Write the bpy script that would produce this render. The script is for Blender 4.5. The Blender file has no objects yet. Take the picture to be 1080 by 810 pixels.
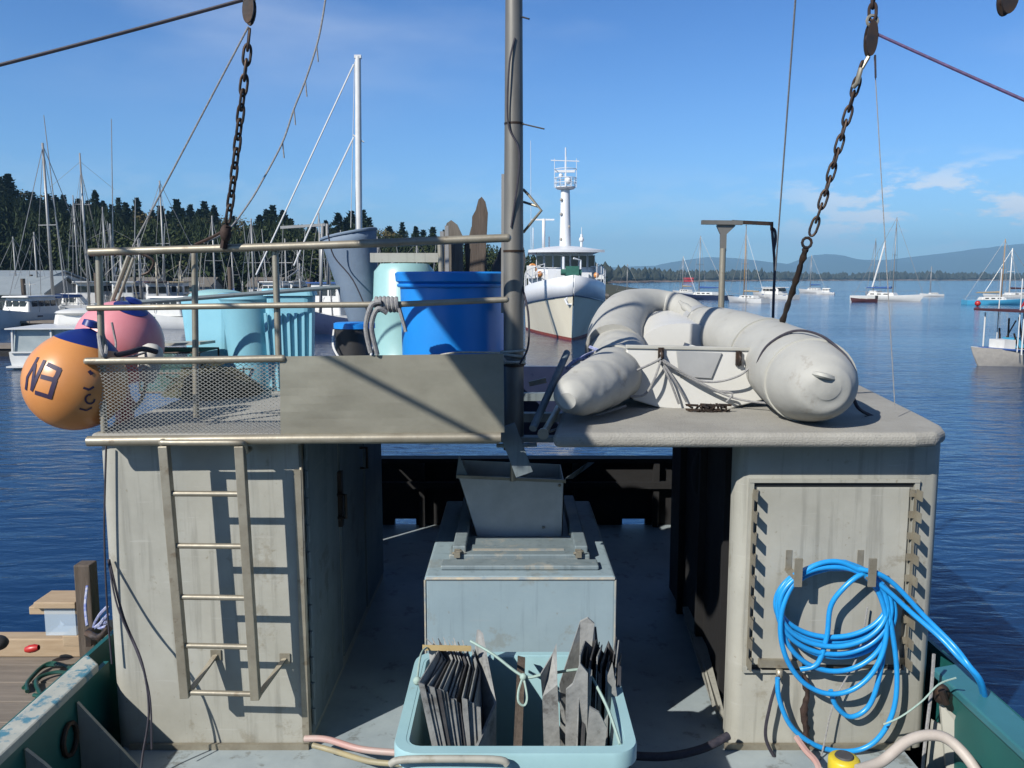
import bpy, bmesh, math, random
from mathutils import Vector, Matrix, noise
R = math.radians
S = bpy.context.scene
COL = S.collection

# ------------------------------------------------------------------ camera
PITCH = R(7.2); FPX = 880.0; EYE = 3.4
cam = bpy.data.objects.new('camera', bpy.data.cameras.new('camera')); COL.objects.link(cam)
cam.location = (0, 0, EYE); cam.rotation_euler = (R(90) - PITCH, 0, 0)
cam.data.sensor_width = 36; cam.data.lens = 36 * FPX / 1080
cam.data.clip_start = .05; cam.data.clip_end = 30000
S.camera = cam

# ------------------------------------------------------------------ light: travels (+.18,+.20,-.16)
SUN_EL = R(36)
SUN_TRAVEL = Vector((.185, .20, -math.tan(SUN_EL) * math.hypot(.185, .20))).normalized()
sl = bpy.data.lights.new('sun', 'SUN'); sl.energy = 5.0; sl.angle = R(.5); sl.color = (1, .95, .87)
so = bpy.data.objects.new('sun', sl); COL.objects.link(so)
so.rotation_euler = SUN_TRAVEL.to_track_quat('-Z', 'Y').to_euler(); so.location = (-5, -5, 12)
W = bpy.data.worlds.new("World"); S.world = W; W.use_nodes = True
nt = W.node_tree; nt.nodes.clear()
out = nt.nodes.new('ShaderNodeOutputWorld'); bg = nt.nodes.new('ShaderNodeBackground')
sky = nt.nodes.new('ShaderNodeTexSky'); sky.sky_type = 'NISHITA'; sky.sun_disc = False
sky.sun_elevation = SUN_EL
back = -SUN_TRAVEL
sky.sun_rotation = math.atan2(back.x, back.y)
sky.air_density = 1.0; sky.dust_density = .25; sky.ozone_density = 3.0; sky.altitude = 0
bg.inputs[1].default_value = .066
# clouds: a few low puffs on the horizon and faint high wisps, laid out by direction
tc = nt.nodes.new('ShaderNodeTexCoord')
def N(tp, **kw):
    n = nt.nodes.new(tp)
    for k, v in kw.items(): setattr(n, k, v)
    return n
def L(a, b): nt.links.new(a, b)
sep = N('ShaderNodeSeparateXYZ'); L(tc.outputs['Generated'], sep.inputs[0])
def ramp(src, a, b, lo=0, hi=1):
    m = N('ShaderNodeMapRange'); m.interpolation_type = 'SMOOTHSTEP'
    m.inputs[1].default_value = a; m.inputs[2].default_value = b
    m.inputs[3].default_value = lo; m.inputs[4].default_value = hi
    L(src, m.inputs[0]); return m.outputs[0]
def mul(a, b):
    m = N('ShaderNodeMath', operation='MULTIPLY'); L(a, m.inputs[0])
    if isinstance(b, float): m.inputs[1].default_value = b
    else: L(b, m.inputs[1])
    return m.outputs[0]
mp = N('ShaderNodeMapping'); mp.inputs['Scale'].default_value = (13, 13, 38); L(tc.outputs['Generated'], mp.inputs[0])
nz = N('ShaderNodeTexNoise'); nz.inputs['Scale'].default_value = 1.0; nz.inputs['Detail'].default_value = 7
nz.inputs['Roughness'].default_value = .6; L(mp.outputs[0], nz.inputs['Vector'])
puff = ramp(nz.outputs[0], .46, .57)
puff = mul(puff, ramp(sep.outputs['Z'], .02, .06)); puff = mul(puff, ramp(sep.outputs['Z'], .085, .14, 1, 0))
puff = mul(puff, ramp(sep.outputs['X'], .24, .42, .10, .95))
mp2 = N('ShaderNodeMapping'); mp2.inputs['Scale'].default_value = (2.2, 4, 9); mp2.inputs['Rotation'].default_value = (.2, .35, .3)
L(tc.outputs['Generated'], mp2.inputs[0])
nz2 = N('ShaderNodeTexNoise'); nz2.inputs['Scale'].default_value = 1.0; nz2.inputs['Detail'].default_value = 6
L(mp2.outputs[0], nz2.inputs['Vector'])
wisp = mul(mul(ramp(nz2.outputs[0], .45, .8), ramp(sep.outputs['Z'], .12, .3)), .30)
ad = N('ShaderNodeMath', operation='ADD'); ad.use_clamp = True; L(puff, ad.inputs[0]); L(wisp, ad.inputs[1])
mx = N('ShaderNodeMix', data_type='RGBA'); L(ad.outputs[0], mx.inputs['Factor'])
# the camera's blue rendering of the clear sky
tint = N('ShaderNodeMix', data_type='RGBA', blend_type='MULTIPLY'); tint.inputs['Factor'].default_value = 1
grad = N('ShaderNodeMix', data_type='RGBA'); L(ramp(sep.outputs['Z'], 0, .44), grad.inputs['Factor'])
grad.inputs['A'].default_value = (.86, 1.28, 1.75, 1); grad.inputs['B'].default_value = (.40, .80, 1.42, 1)
deep = N('ShaderNodeMix', data_type='RGBA', blend_type='MULTIPLY'); L(ramp(sep.outputs['Z'], .40, .85), deep.inputs['Factor'])
L(grad.outputs['Result'], deep.inputs['A']); deep.inputs['B'].default_value = (.62, .58, .50, 1)
L(sky.outputs[0], tint.inputs['A']); L(deep.outputs['Result'], tint.inputs['B'])
L(tint.outputs['Result'], mx.inputs['A']); mx.inputs['B'].default_value = (11.5, 12, 12.8, 1)
L(mx.outputs['Result'], bg.inputs[0]); L(bg.outputs[0], out.inputs[0])
vs = S.view_settings; vs.view_transform = 'Standard'; vs.look = 'None'; vs.exposure = .45; vs.gamma = 1
vs.use_curve_mapping = False
S.cycles.use_denoising = True
S.cycles.max_bounces = 6; S.cycles.volume_bounces = 0; S.cycles.caustics_reflective = False; S.cycles.caustics_refractive = False
S.cycles.transparent_max_bounces = 12

# ------------------------------------------------------------------ helpers
_sp, _cp = math.sin(PITCH), math.cos(PITCH)
def P(x, y, d):
    """world point d metres ahead of the lookout that the survey measured at (x, y)"""
    u = (x - 540) / FPX; v = (405 - y) / FPX
    t = d / (_cp + v * _sp)
    return Vector((u * t, d, EYE + (-_sp + v * _cp) * t))
def PZ(x, y, z):
    u = (x - 540) / FPX; v = (405 - y) / FPX
    t = (z - EYE) / (-_sp + v * _cp)
    return Vector((u * t, (_cp + v * _sp) * t, z))
rnd = random.Random(7)

def spline(pts, n=8, closed=False):
    pts = [Vector(p) for p in pts]; res = []
    m = len(pts); segs = m if closed else m - 1
    for i in range(segs):
        if closed: p0, p1, p2, p3 = pts[i - 1], pts[i], pts[(i + 1) % m], pts[(i + 2) % m]
        else: p0, p1, p2, p3 = pts[max(i - 1, 0)], pts[i], pts[i + 1], pts[min(i + 2, m - 1)]
        for k in range(n):
            t = k / n
            res.append(.5 * ((2 * p1) + (p2 - p0) * t + (2 * p0 - 5 * p1 + 4 * p2 - p3) * t * t + (3 * p1 - p0 - 3 * p2 + p3) * t ** 3))
    if not closed: res.append(pts[-1])
    return res
def lerp_list(vals, n):
    m = len(vals); r = []
    for i in range(n):
        f = i / (n - 1) * (m - 1); k = min(int(f), m - 2); t = f - k
        r.append(vals[k] * (1 - t) + vals[k + 1] * t)
    return r

class MB:
    def __init__(s): s.v = []; s.f = []; s.sm = []
    def add(s, vs, fs, smooth=False):
        b = len(s.v); s.v += [Vector(v) for v in vs]
        for f in fs: s.f.append([b + i for i in f]); s.sm.append(smooth)
        return s
    def box(s, c, size, rot=None, smooth=False):
        x, y, z = size[0] / 2, size[1] / 2, size[2] / 2
        vs = [Vector((a * x, b * y, d * z)) for a in (-1, 1) for b in (-1, 1) for d in (-1, 1)]
        if rot is not None: vs = [rot @ v for v in vs]
        vs = [v + Vector(c) for v in vs]
        return s.add(vs, [(0, 1, 3, 2), (4, 6, 7, 5), (0, 4, 5, 1), (2, 3, 7, 6), (0, 2, 6, 4), (1, 5, 7, 3)])
    def bb(s, x0, x1, y0, y1, z0, z1): return s.box(((x0 + x1) / 2, (y0 + y1) / 2, (z0 + z1) / 2), (abs(x1 - x0), abs(y1 - y0), abs(z1 - z0)))
    def bar(s, a, b, w, h=None, up=(0, 0, 1)):
        a = Vector(a); b = Vector(b); h = h or w; d = (b - a)
        u = Vector(up)
        if abs(d.normalized().dot(u)) > .97: u = Vector((0, 1, 0))
        x = d.cross(u).normalized(); z = x.cross(d).normalized(); y = d.normalized()
        m = Matrix((x, y, z)).transposed()
        return s.box((a + b) / 2, (w, d.length, h), m)
    def tube(s, pts, r, n=10, closed=False, caps=True, nzamp=0, nzs=3, flat=1.0, seed=0):
        pts = [Vector(p) for p in pts]; m = len(pts)
        rs = r if isinstance(r, (list, tuple)) else [r] * m
        T = []
        for i in range(m):
            a = pts[i - 1] if (i or closed) else pts[i]; b = pts[(i + 1) % m] if (i < m - 1 or closed) else pts[i]
            t = (b - a); T.append(t.normalized() if t.length > 1e-9 else Vector((0, 0, 1)))
        u = Vector((0, 0, 1)) if abs(T[0].z) < .9 else Vector((0, 1, 0))
        x = T[0].cross(u).normalized(); vs = []
        for i in range(m):
            x = (x - T[i] * x.dot(T[i]))
            x = x.normalized() if x.length > 1e-6 else T[i].orthogonal().normalized()
            y = T[i].cross(x)
            for k in range(n):
                a = 2 * math.pi * k / n
                p = pts[i] + (x * math.cos(a) + y * math.sin(a) * flat) * rs[i]
                if nzamp:
                    q = p * nzs + Vector((seed, seed, 0))
                    p += (p - pts[i]).normalized() * (noise.noise(q) * nzamp + noise.noise(q * 2.7) * nzamp * .5)
                vs.append(p)
        fs = []
        for i in range(m if closed else m - 1):
            for k in range(n):
                a, b = i * n + k, i * n + (k + 1) % n; c = ((i + 1) % m) * n
                fs.append((a, b, c + (k + 1) % n, c + k))
        if caps and not closed: fs.append(tuple(range(n))[::-1]); fs.append(tuple(range((m - 1) * n, m * n)))
        return s.add(vs, fs, True)
    def lathe(s, prof, c=(0, 0, 0), n=24, rot=None, capb=True, capt=False):
        vs = []
        for r, z in prof:
            for k in range(n):
                a = 2 * math.pi * k / n; p = Vector((r * math.cos(a), r * math.sin(a), z))
                vs.append((rot @ p if rot is not None else p) + Vector(c))
        fs = []
        for i in range(len(prof) - 1):
            for k in range(n): fs.append((i * n + k, i * n + (k + 1) % n, (i + 1) * n + (k + 1) % n, (i + 1) * n + k))
        if capb: fs.append(tuple(range(n))[::-1])
        if capt: fs.append(tuple(range((len(prof) - 1) * n, len(prof) * n)))
        return s.add(vs, fs, True)
    def prism(s, poly, off):
        """polygon (list of 3D points) pushed along off"""
        poly = [Vector(p) for p in poly]; off = Vector(off); n = len(poly)
        nrm = Vector((0, 0, 0))
        for i in range(n): nrm += poly[i].cross(poly[(i + 1) % n])
        if nrm.dot(off) > 0: poly.reverse()
        fs = [tuple(range(n)), tuple(range(2 * n - 1, n - 1, -1))]
        fs += [(i, i + n, (i + 1) % n + n, (i + 1) % n) for i in range(n)]
        return s.add(poly + [p + off for p in poly], fs)
    def grid(s, fn, nu, nv, smooth=True):
        vs = [fn(i / nu, j / nv) for j in range(nv + 1) for i in range(nu + 1)]
        fs = [(j * (nu + 1) + i, j * (nu + 1) + i + 1, (j + 1) * (nu + 1) + i + 1, (j + 1) * (nu + 1) + i) for j in range(nv) for i in range(nu)]
        return s.add(vs, fs, smooth)
    def ball(s, c, r, n=16, m=10, rot=None, sc=(1, 1, 1)):
        prof = [(r * math.sin(math.pi * i / m), -r * math.cos(math.pi * i / m)) for i in range(m + 1)]
        M = Matrix.Diagonal(Vector(sc))
        if rot is not None: M = rot @ M
        return s.lathe(prof, c, n, M, capb=False)
    def build(s, name, mat, parent=None, bevel=0, seg=2, origin=None, solid=0):
        me = bpy.data.meshes.new(name)
        if parent is not None: o = wloc(parent)
        elif origin is not None: o = Vector(origin)
        else:
            lo = [min(v[i] for v in s.v) for i in range(3)]; hi = [max(v[i] for v in s.v) for i in range(3)]
            o = Vector(((lo[0] + hi[0]) / 2, (lo[1] + hi[1]) / 2, lo[2]))
        me.from_pydata([v - o for v in s.v], [], s.f); me.update()
        me.polygons.foreach_set('use_smooth', s.sm)
        mats = mat if isinstance(mat, (list, tuple)) else [mat]
        for m in mats: me.materials.append(m)
        ob = bpy.data.objects.new(name, me); COL.objects.link(ob)
        if bevel or True in s.sm:
            bm = bmesh.new(); bm.from_mesh(me)
            bmesh.ops.remove_doubles(bm, verts=bm.verts, dist=1e-5)
            bmesh.ops.recalc_face_normals(bm, faces=bm.faces)
            if bevel:
                es = [e for e in bm.edges if len(e.link_faces) == 2 and e.calc_face_angle(0) > .6]
                bmesh.ops.bevel(bm, geom=es, offset=bevel, segments=seg, affect='EDGES', profile=.5, clamp_overlap=True)
            for e in bm.edges:
                if len(e.link_faces) == 2 and e.calc_face_angle(0) > .75: e.smooth = False
            bm.to_mesh(me); bm.free(); me.update()
        if solid:
            md = ob.modifiers.new('thickness', 'SOLIDIFY'); md.thickness = solid; md.offset = 0
        if parent is not None: ob.parent = parent
        else: ob.location = o
        return ob
def wloc(o):
    p = Vector(o.location)
    while o.parent: o = o.parent; p += Vector(o.location)
    return p
def tag(o, label=None, cat=None, group=None, kind=None):
    if label: o['label'] = label
    if cat: o['category'] = cat
    if group: o['group'] = group
    if kind: o['kind'] = kind
    return o
def thing(name, loc, label, cat, group=None):
    o = bpy.data.objects.new(name, None); COL.objects.link(o); o.location = loc; o.empty_display_size = .1
    return tag(o, label, cat, group)
def copy_tree(o, parent=None):
    c = o.copy(); COL.objects.link(c); c.parent = parent
    for ch in list(KIDS.get(o.name, [])) or [k for k in bpy.data.objects if k.parent == o]: copy_tree(ch, c)
    return c
KIDS = {}
def place(proto, loc, rz=0, label=None, sc=None, first=[]):
    if proto.name in first: o = copy_tree(proto)
    else: o = proto; first.append(proto.name)
    o.location = loc; o.rotation_euler = (0, 0, rz)
    if sc: o.scale = (sc, sc, sc)
    if label: o['label'] = label
    return o

# ------------------------------------------------------------------ materials
def newmat(name):
    m = bpy.data.materials.new(name); m.use_nodes = True
    return m, m.node_tree, m.node_tree.nodes['Principled BSDF']
KA = .74          # overall albedo level of the weathered surfaces
def pm(name, c1, c2=None, rough=.5, metal=0, scale=6, bump=0, bscale=60, spots=None, spotc=(.1, .06, .03), spots_scale=4,
       streak=None, rvar=.1, coords='Object', thr=.62, detail=6, spec=.5):
    m, t, b = newmat(name); n = t.nodes; l = t.links
    c2 = c2 or tuple(x * .78 for x in c1)
    c1 = tuple(x * KA for x in c1); c2 = tuple(x * KA for x in c2); spotc = tuple(x * KA for x in spotc)
    tc = n.new('ShaderNodeTexCoord'); mp = n.new('ShaderNodeMapping'); l.new(tc.outputs[coords], mp.inputs[0])
    if streak: mp.inputs['Scale'].default_value = streak
    a = n.new('ShaderNodeTexNoise'); a.inputs['Scale'].default_value = scale; a.inputs['Detail'].default_value = detail; a.inputs['Roughness'].default_value = .65
    l.new(mp.outputs[0], a.inputs['Vector'])
    r = n.new('ShaderNodeMapRange'); r.inputs[1].default_value = .32; r.inputs[2].default_value = .68; l.new(a.outputs[0], r.inputs[0])
    mx = n.new('ShaderNodeMix'); mx.data_type = 'RGBA'; l.new(r.outputs[0], mx.inputs['Factor'])
    mx.inputs['A'].default_value = (*c1, 1); mx.inputs['B'].default_value = (*c2, 1); col = mx.outputs['Result']
    if spots:
        s = n.new('ShaderNodeTexNoise'); s.inputs['Scale'].default_value = spots_scale; s.inputs['Detail'].default_value = 9; s.inputs['Roughness'].default_value = .7
        l.new(tc.outputs[coords], s.inputs['Vector'])
        r2 = n.new('ShaderNodeMapRange'); r2.inputs[1].default_value = thr; r2.inputs[2].default_value = thr + .06; r2.inputs[4].default_value = spots
        l.new(s.outputs[0], r2.inputs[0])
        m2 = n.new('ShaderNodeMix'); m2.data_type = 'RGBA'; l.new(r2.outputs[0], m2.inputs['Factor']); l.new(col, m2.inputs['A'])
        m2.inputs['B'].default_value = (*spotc, 1); col = m2.outputs['Result']
    l.new(col, b.inputs['Base Color'])
    rr = n.new('ShaderNodeMapRange'); rr.inputs[3].default_value = max(rough - rvar, .02); rr.inputs[4].default_value = min(rough + rvar, 1); l.new(a.outputs[0], rr.inputs[0])
    l.new(rr.outputs[0], b.inputs['Roughness']); b.inputs['Metallic'].default_value = metal; b.inputs['Specular IOR Level'].default_value = spec
    if bump:
        z = n.new('ShaderNodeTexNoise'); z.inputs['Scale'].default_value = bscale; z.inputs['Detail'].default_value = 4
        l.new(mp.outputs[0] if streak else tc.outputs[coords], z.inputs['Vector'])
        bp = n.new('ShaderNodeBump'); bp.inputs['Strength'].default_value = 1; bp.inputs['Distance'].default_value = bump
        l.new(z.outputs[0], bp.inputs['Height']); l.new(bp.outputs[0], b.inputs['Normal'])
    return m
M = {}
M['alu'] = pm('weathered_aluminium_paint', (.38, .375, .325), (.27, .265, .225), .6, .0, 2.2, .0012, 9, .45, (.19, .155, .10), 3.1, thr=.58, detail=9)
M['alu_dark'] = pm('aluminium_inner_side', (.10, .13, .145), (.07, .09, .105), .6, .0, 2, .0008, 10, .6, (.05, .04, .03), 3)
M['alu_plate'] = pm('bare_aluminium_plate', (.37, .36, .29), (.25, .24, .19), .5, .3, 1.8, .0015, 4, .5, (.16, .13, .08), 3, streak=(1, 1, 1.6))
M['pipe'] = pm('dull_aluminium_pipe', (.42, .39, .31), (.29, .26, .2), .45, .45, 7, .0006, 40, .45, (.16, .1, .05), 9, thr=.6)
M['mast'] = pm('galvanised_mast_pipe', (.25, .24, .215), (.155, .15, .135), .5, .4, 4, .0008, 30, .4, (.1, .08, .06), 6, streak=(1, 1, .3))
M['nonskid'] = pm('nonskid_roof_coating', (.40, .39, .35), (.29, .28, .25), .85, 0, 2.2, .004, 90, .35, (.13, .13, .12), 26, thr=.6)
M['deck'] = pm('worn_deck_paint', (.42, .49, .51), (.30, .36, .39), .45, 0, 2.4, .001, 20, .65, (.15, .155, .14), 5, thr=.57, detail=9)
M['hatch'] = pm('grey_blue_paint', (.22, .305, .35), (.17, .25, .295), .5, 0, 1.5, .0008, 12, .6, (.4, .36, .27), 5, thr=.7)
M['hatch_edge'] = pm('chipped_gel_edge', (.55, .47, .33), (.24, .30, .34), .6, 0, 14)
M['lid'] = pm('hatch_lid_paint', (.27, .34, .37), (.17, .22, .25), .5, 0, 3, .001, 20, .6, (.45, .40, .30), 9, thr=.66)
M['black'] = pm('black_rubber', (.02, .02, .022), (.035, .035, .035), .6)
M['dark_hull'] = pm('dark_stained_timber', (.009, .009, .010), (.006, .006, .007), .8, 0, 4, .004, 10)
M['rust'] = pm('rusty_iron', (.07, .042, .032), (.035, .022, .02), .8, .3, 18, .0015, 60)
M['iron'] = pm('dark_iron', (.04, .038, .04), (.09, .055, .035), .55, .6, 14, .0012, 50)
M['white'] = pm('white_paint', (.78, .78, .76), (.68, .68, .65), .35, 0, 3)
M['hullwhite'] = pm('white_hull_paint', (.74, .75, .74), (.62, .63, .6), .35, 0, .8)
M['shipwhite'] = pm('ship_white_paint', (.82, .84, .86), (.72, .74, .76), .4, 0, .6, 0, 10, .45, (.4, .25, .14), 1.1, thr=.66)
M['cream'] = pm('cream_hull_paint', (.92, .86, .68), (.82, .75, .58), .45, 0, .5, 0, 10, .4, (.32, .22, .12), .9, streak=(1, 1, .3))
M['redoxide'] = pm('red_oxide_paint', (.32, .06, .04), (.2, .05, .04), .6, 0, 2)
M['glass'] = pm('dark_window_glass', (.02, .025, .03), (.04, .045, .05), .08)
M['dinghy'] = pm('grey_dinghy_fabric', (.50, .50, .46), (.42, .42, .39), .65, 0, 2.5, .005, 9, .5, (.27, .25, .21), 5, thr=.6)
M['fin'] = pm('pale_grey_strake', (.52, .52, .47), (.44, .44, .40), .6, 0, 6)
M['gel'] = pm('white_gelcoat', (.76, .76, .73), (.68, .68, .64), .35, 0, 2, .0004, 20, .5, (.3, .28, .22), 4.5, thr=.68)
M['greypanel'] = pm('grey_transom_pad', (.43, .44, .44), (.37, .38, .38), .5)
M['bluetub'] = pm('blue_plastic', (.02, .30, .86), (.018, .25, .76), .35, 0, 2, .0004, 20, .3, (.08, .22, .5), 4, thr=.66)
M['turq'] = pm('turquoise_plastic', (.30, .64, .78), (.23, .55, .68), .45, 0, 2, .0006, 10, .6, (.10, .22, .24), 4, thr=.6)
M['aqua'] = pm('pale_aqua_plastic', (.35, .60, .60), (.28, .50, .50), .4, 0, 2, .0004, 20, .5, (.13, .22, .2), 5, thr=.66)
M['tote'] = pm('aqua_fish_tote_plastic', (.40, .64, .69), (.33, .55, .60), .4, 0, 2.5, .0006, 20, .5, (.3, .3, .24), 5, thr=.66)
M['fibre'] = pm('blue_grey_fabric', (.20, .27, .36), (.12, .17, .25), .7, 0, 2, .003, 8)
M['orange'] = pm('orange_vinyl', (.74, .33, .11), (.64, .25, .07), .35, 0, 1.5, 0, 10, .5, (.3, .12, .05), 6, thr=.66)
M['pink'] = pm('faded_pink_vinyl', (.80, .33, .36), (.74, .22, .26), .4, 0, 2.5)
M['navy'] = pm('navy_vinyl', (.01, .03, .22), (.01, .025, .16), .35)
M['ink'] = pm('navy_marker_ink', (.018, .012, .05), (.03, .015, .06), .6)
M['float'] = pm('white_float_plastic', (.68, .67, .62), (.55, .53, .47), .6)
M['greenpeel'] = pm('peeling_green_paint', (.012, .10, .095), (.015, .13, .12), .42, 0, 2.5, .001, 10, .8, (.32, .35, .33), 7, thr=.66)
M['cap'] = pm('peeling_cap_paint', (.55, .56, .50), (.38, .41, .38), .7, 0, 5, .002, 20, .95, (.05, .22, .32), 4, thr=.50)
M['capr'] = pm('teal_cap_paint', (.04, .17, .20), (.05, .21, .25), .35, 0, 2.5, .001, 10, .9, (.5, .52, .5), 9, thr=.66)
M['hoseblue'] = pm('bright_blue_hose', (.02, .36, .85), (.015, .30, .75), .35, 0, 20)
M['hosegreen'] = pm('dark_green_hose', (.01, .08, .055), (.015, .05, .04), .35)
M['hosered'] = pm('red_grey_hose', (.52, .26, .24), (.46, .40, .36), .5, 0, 3, streak=(1, 1, 1))
M['hosewhite'] = pm('dirty_white_hose', (.55, .50, .45), (.42, .37, .33), .55, 0, 6)
M['hosetan'] = pm('tan_hose', (.42, .36, .2), (.3, .27, .18), .55)
M['yellow'] = pm('yellow_plastic', (.75, .60, .04), (.6, .46, .03), .4, 0, 8, 0, 10, .8, (.12, .11, .1), 12, thr=.6)
M['rope'] = pm('pale_rope', (.52, .5, .42), (.36, .35, .3), .85, 0, 60, .002, 200)
M['ropegrey'] = pm('grey_rope', (.22, .22, .24), (.38, .38, .36), .85, 0, 70, .003, 200)
M['ropeblue'] = pm('blue_white_rope', (.08, .13, .45), (.6, .62, .68), .8, 0, 40)
M['ropegreen'] = pm('pale_green_cord', (.42, .56, .5), (.32, .46, .42), .8, 0, 60)
M['ropedark'] = pm('dark_line', (.02, .02, .035), (.05, .045, .06), .7, 0, 40)
M['ropepurple'] = pm('purple_line', (.10, .05, .16), (.04, .03, .08), .7, 0, 40)
M['strap'] = pm('cream_strap', (.55, .42, .2), (.45, .34, .16), .7)
M['wood'] = pm('weathered_grey_board', (.20, .18, .15), (.11, .095, .08), .85, 0, 5, .003, 20, streak=(6, 6, .7))
M['woodbrown'] = pm('weathered_brown_board', (.13, .10, .078), (.07, .055, .042), .85, 0, 5, .003, 20, streak=(6, 6, .7))
M['dockwood'] = pm('weathered_dock_plank', (.26, .22, .18), (.17, .145, .12), .85, 0, 3, .003, 20, .6, (.12, .10, .08), 3, streak=(.6, 7, 1))
M['newwood'] = pm('pale_pine_timber', (.50, .38, .25), (.40, .29, .18), .75, 0, 4, .001, 30, .5, (.3, .2, .12), 6, streak=(1, 6, 6))
M['slate'] = pm('grey_trap_panel', (.40, .41, .40), (.20, .21, .21), .7, .1, 9, .0015, 60, .5, (.09, .08, .07), 9, thr=.57)
M['slatedark'] = pm('dark_trap_panel', (.09, .09, .095), (.045, .045, .05), .7, 0, 9, .0015, 60)
M['moss'] = pm('dirty_green_netting', (.03, .05, .03), (.08, .06, .03), .95, 0, 30, .01, 60)
M['potmesh'] = pm('green_pot_netting', (.10, .24, .2), (.06, .15, .12), .8, 0, 20)
M['hopper'] = pm('scuffed_hopper_metal', (.72, .71, .66), (.50, .49, .45), .5, .1, 3, .001, 12, .5, (.3, .28, .24), 4)
M['mesh'] = pm('expanded_metal', (.46, .46, .42), (.34, .33, .30), .5, .4, 10)
M['red'] = pm('red_plastic', (.55, .03, .02), (.42, .02, .02), .4)
M['maroon'] = pm('maroon_canvas', (.08, .02, .025), (.06, .015, .02), .7)
M['lightblue'] = pm('light_blue_hull', (.08, .42, .66), (.07, .36, .58), .35)
M['navyhull'] = pm('navy_hull', (.02, .03, .07), (.03, .04, .09), .3)
M['greyroof'] = pm('grey_metal_roof', (.30, .34, .36), (.24, .28, .30), .6, 0, 1, streak=(1, 1, 1))
M['buff'] = pm('buff_wall', (.45, .42, .37), (.35, .33, .3), .8)
M['canvasblue'] = pm('blue_canvas', (.03, .10, .32), (.02, .07, .24), .8)
M['canvastan'] = pm('tan_canvas', (.42, .34, .22), (.34, .28, .18), .8)
M['canvasgreen'] = pm('green_canvas', (.03, .16, .12), (.02, .11, .08), .8)
M['tarp'] = pm('frosted_boat_canvas', (.42, .47, .47), (.30, .35, .36), .3, 0, 1.2, .004, 2)
M['spar'] = pm('bare_spar', (.40, .40, .39), (.30, .30, .29), .4, .2, 3)
M['sparwood'] = pm('varnished_spar', (.42, .27, .12), (.34, .2, .09), .4)
M['beach'] = pm('far_beach', (.33, .22, .14), (.22, .15, .10), .9, 0, .02)
M['clearplastic'] = pm('cloudy_clear_plastic', (.45, .58, .68), (.38, .5, .6), .2, 0, 4)
M['rock'] = pm('shore_rock', (.20, .18, .15), (.11, .10, .085), .95, 0, .3, .05, 1)
M['bark'] = pm('bark', (.10, .075, .055), (.06, .045, .035), .95, 0, 2, .02, 6)
def leafmat(name, c1, c2, sc=.25):
    m = pm(name, c1, c2, .75, 0, sc, coords='Object', spec=.2)
    return m
M['fir'] = leafmat('fir_foliage', (.010, .022, .009), (.036, .056, .018))
M['fir2'] = leafmat('dark_fir_foliage', (.008, .016, .008), (.026, .042, .017))
M['decid'] = leafmat('broadleaf_foliage', (.055, .07, .018), (.03, .045, .013))
M['decid2'] = leafmat('autumn_broadleaf_foliage', (.12, .09, .03), (.07, .065, .02))
M['forest'] = pm('far_wood_foliage', (.034, .040, .024), (.020, .026, .018), .9, 0, .03)
M['hill'] = pm('forest_floor', (.04, .05, .02), (.06, .055, .03), .95, 0, .05)
M['mountain'] = pm('mountain_forest', (.045, .07, .05), (.06, .08, .06), .95, 0, .002)

def wall_mat(name, c1, c2, drip, rough=.6, chip=(.5, .5, .46)):
    """painted metal: mottled, with run marks, fine scratches and rubbed pale patches"""
    m = pm(name, c1, c2, rough, 0, 2.2, .0012, 9, .5, drip, 3.1, thr=.58, detail=9)
    t = m.node_tree; n = t.nodes; l = t.links; b = n['Principled BSDF']; src = b.inputs['Base Color'].links[0].from_socket
    c2 = tuple(x * KA for x in c2); drip = tuple(x * KA for x in drip); chip = tuple(x * KA for x in chip)
    tc = n.new('ShaderNodeTexCoord')
    def layer(src, scl, scale, lo, hi, amt, colr, rot=0):
        mp = n.new('ShaderNodeMapping'); mp.inputs['Scale'].default_value = scl; mp.inputs['Rotation'].default_value = (0, rot, 0); l.new(tc.outputs['Object'], mp.inputs[0])
        z = n.new('ShaderNodeTexNoise'); z.inputs['Scale'].default_value = scale; z.inputs['Detail'].default_value = 8; z.inputs['Roughness'].default_value = .6; l.new(mp.outputs[0], z.inputs['Vector'])
        r = n.new('ShaderNodeMapRange'); r.inputs[1].default_value = lo; r.inputs[2].default_value = hi; r.inputs[4].default_value = amt; l.new(z.outputs[0], r.inputs[0])
        x = n.new('ShaderNodeMix'); x.data_type = 'RGBA'; l.new(r.outputs[0], x.inputs['Factor']); l.new(src, x.inputs['A']); x.inputs['B'].default_value = (*colr, 1); return x.outputs['Result']
    src = layer(src, (9, 9, .5), 2.2, .54, .68, .45, tuple(v * .55 for v in c2))
    src = layer(src, (1, 1, 14), 2.5, .62, .66, .35, chip, .5)
    src = layer(src, (1, 1, 1), 26, .66, .72, .7, drip)
    src = layer(src, (1, 1, .7), 1.7, .60, .74, .6, chip)
    l.new(src, b.inputs['Base Color']); return m
M['alu'] = wall_mat('weathered_painted_aluminium', (.455, .455, .405), (.355, .355, .31), (.22, .19, .13))
M['alu_dark'] = wall_mat('dark_blue_grey_aluminium', (.22, .27, .29), (.15, .19, .21), (.09, .08, .07), chip=(.30, .33, .33))  # darker, bluer tone than the cabin fronts
M['hatch'] = wall_mat('grey_blue_trunk_paint', (.32, .42, .465), (.26, .35, .395), (.24, .25, .22), .5, (.34, .40, .42))
M['lid'] = wall_mat('worn_lid_paint', (.25, .31, .33), (.16, .21, .23), (.46, .41, .31), .55, (.40, .42, .40))
def clear_cover(name):
    m, t, b = newmat(name)
    b.inputs['Base Color'].default_value = (.6, .72, .82, 1); b.inputs['Roughness'].default_value = .15; b.inputs['Alpha'].default_value = .45
    return m
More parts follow.
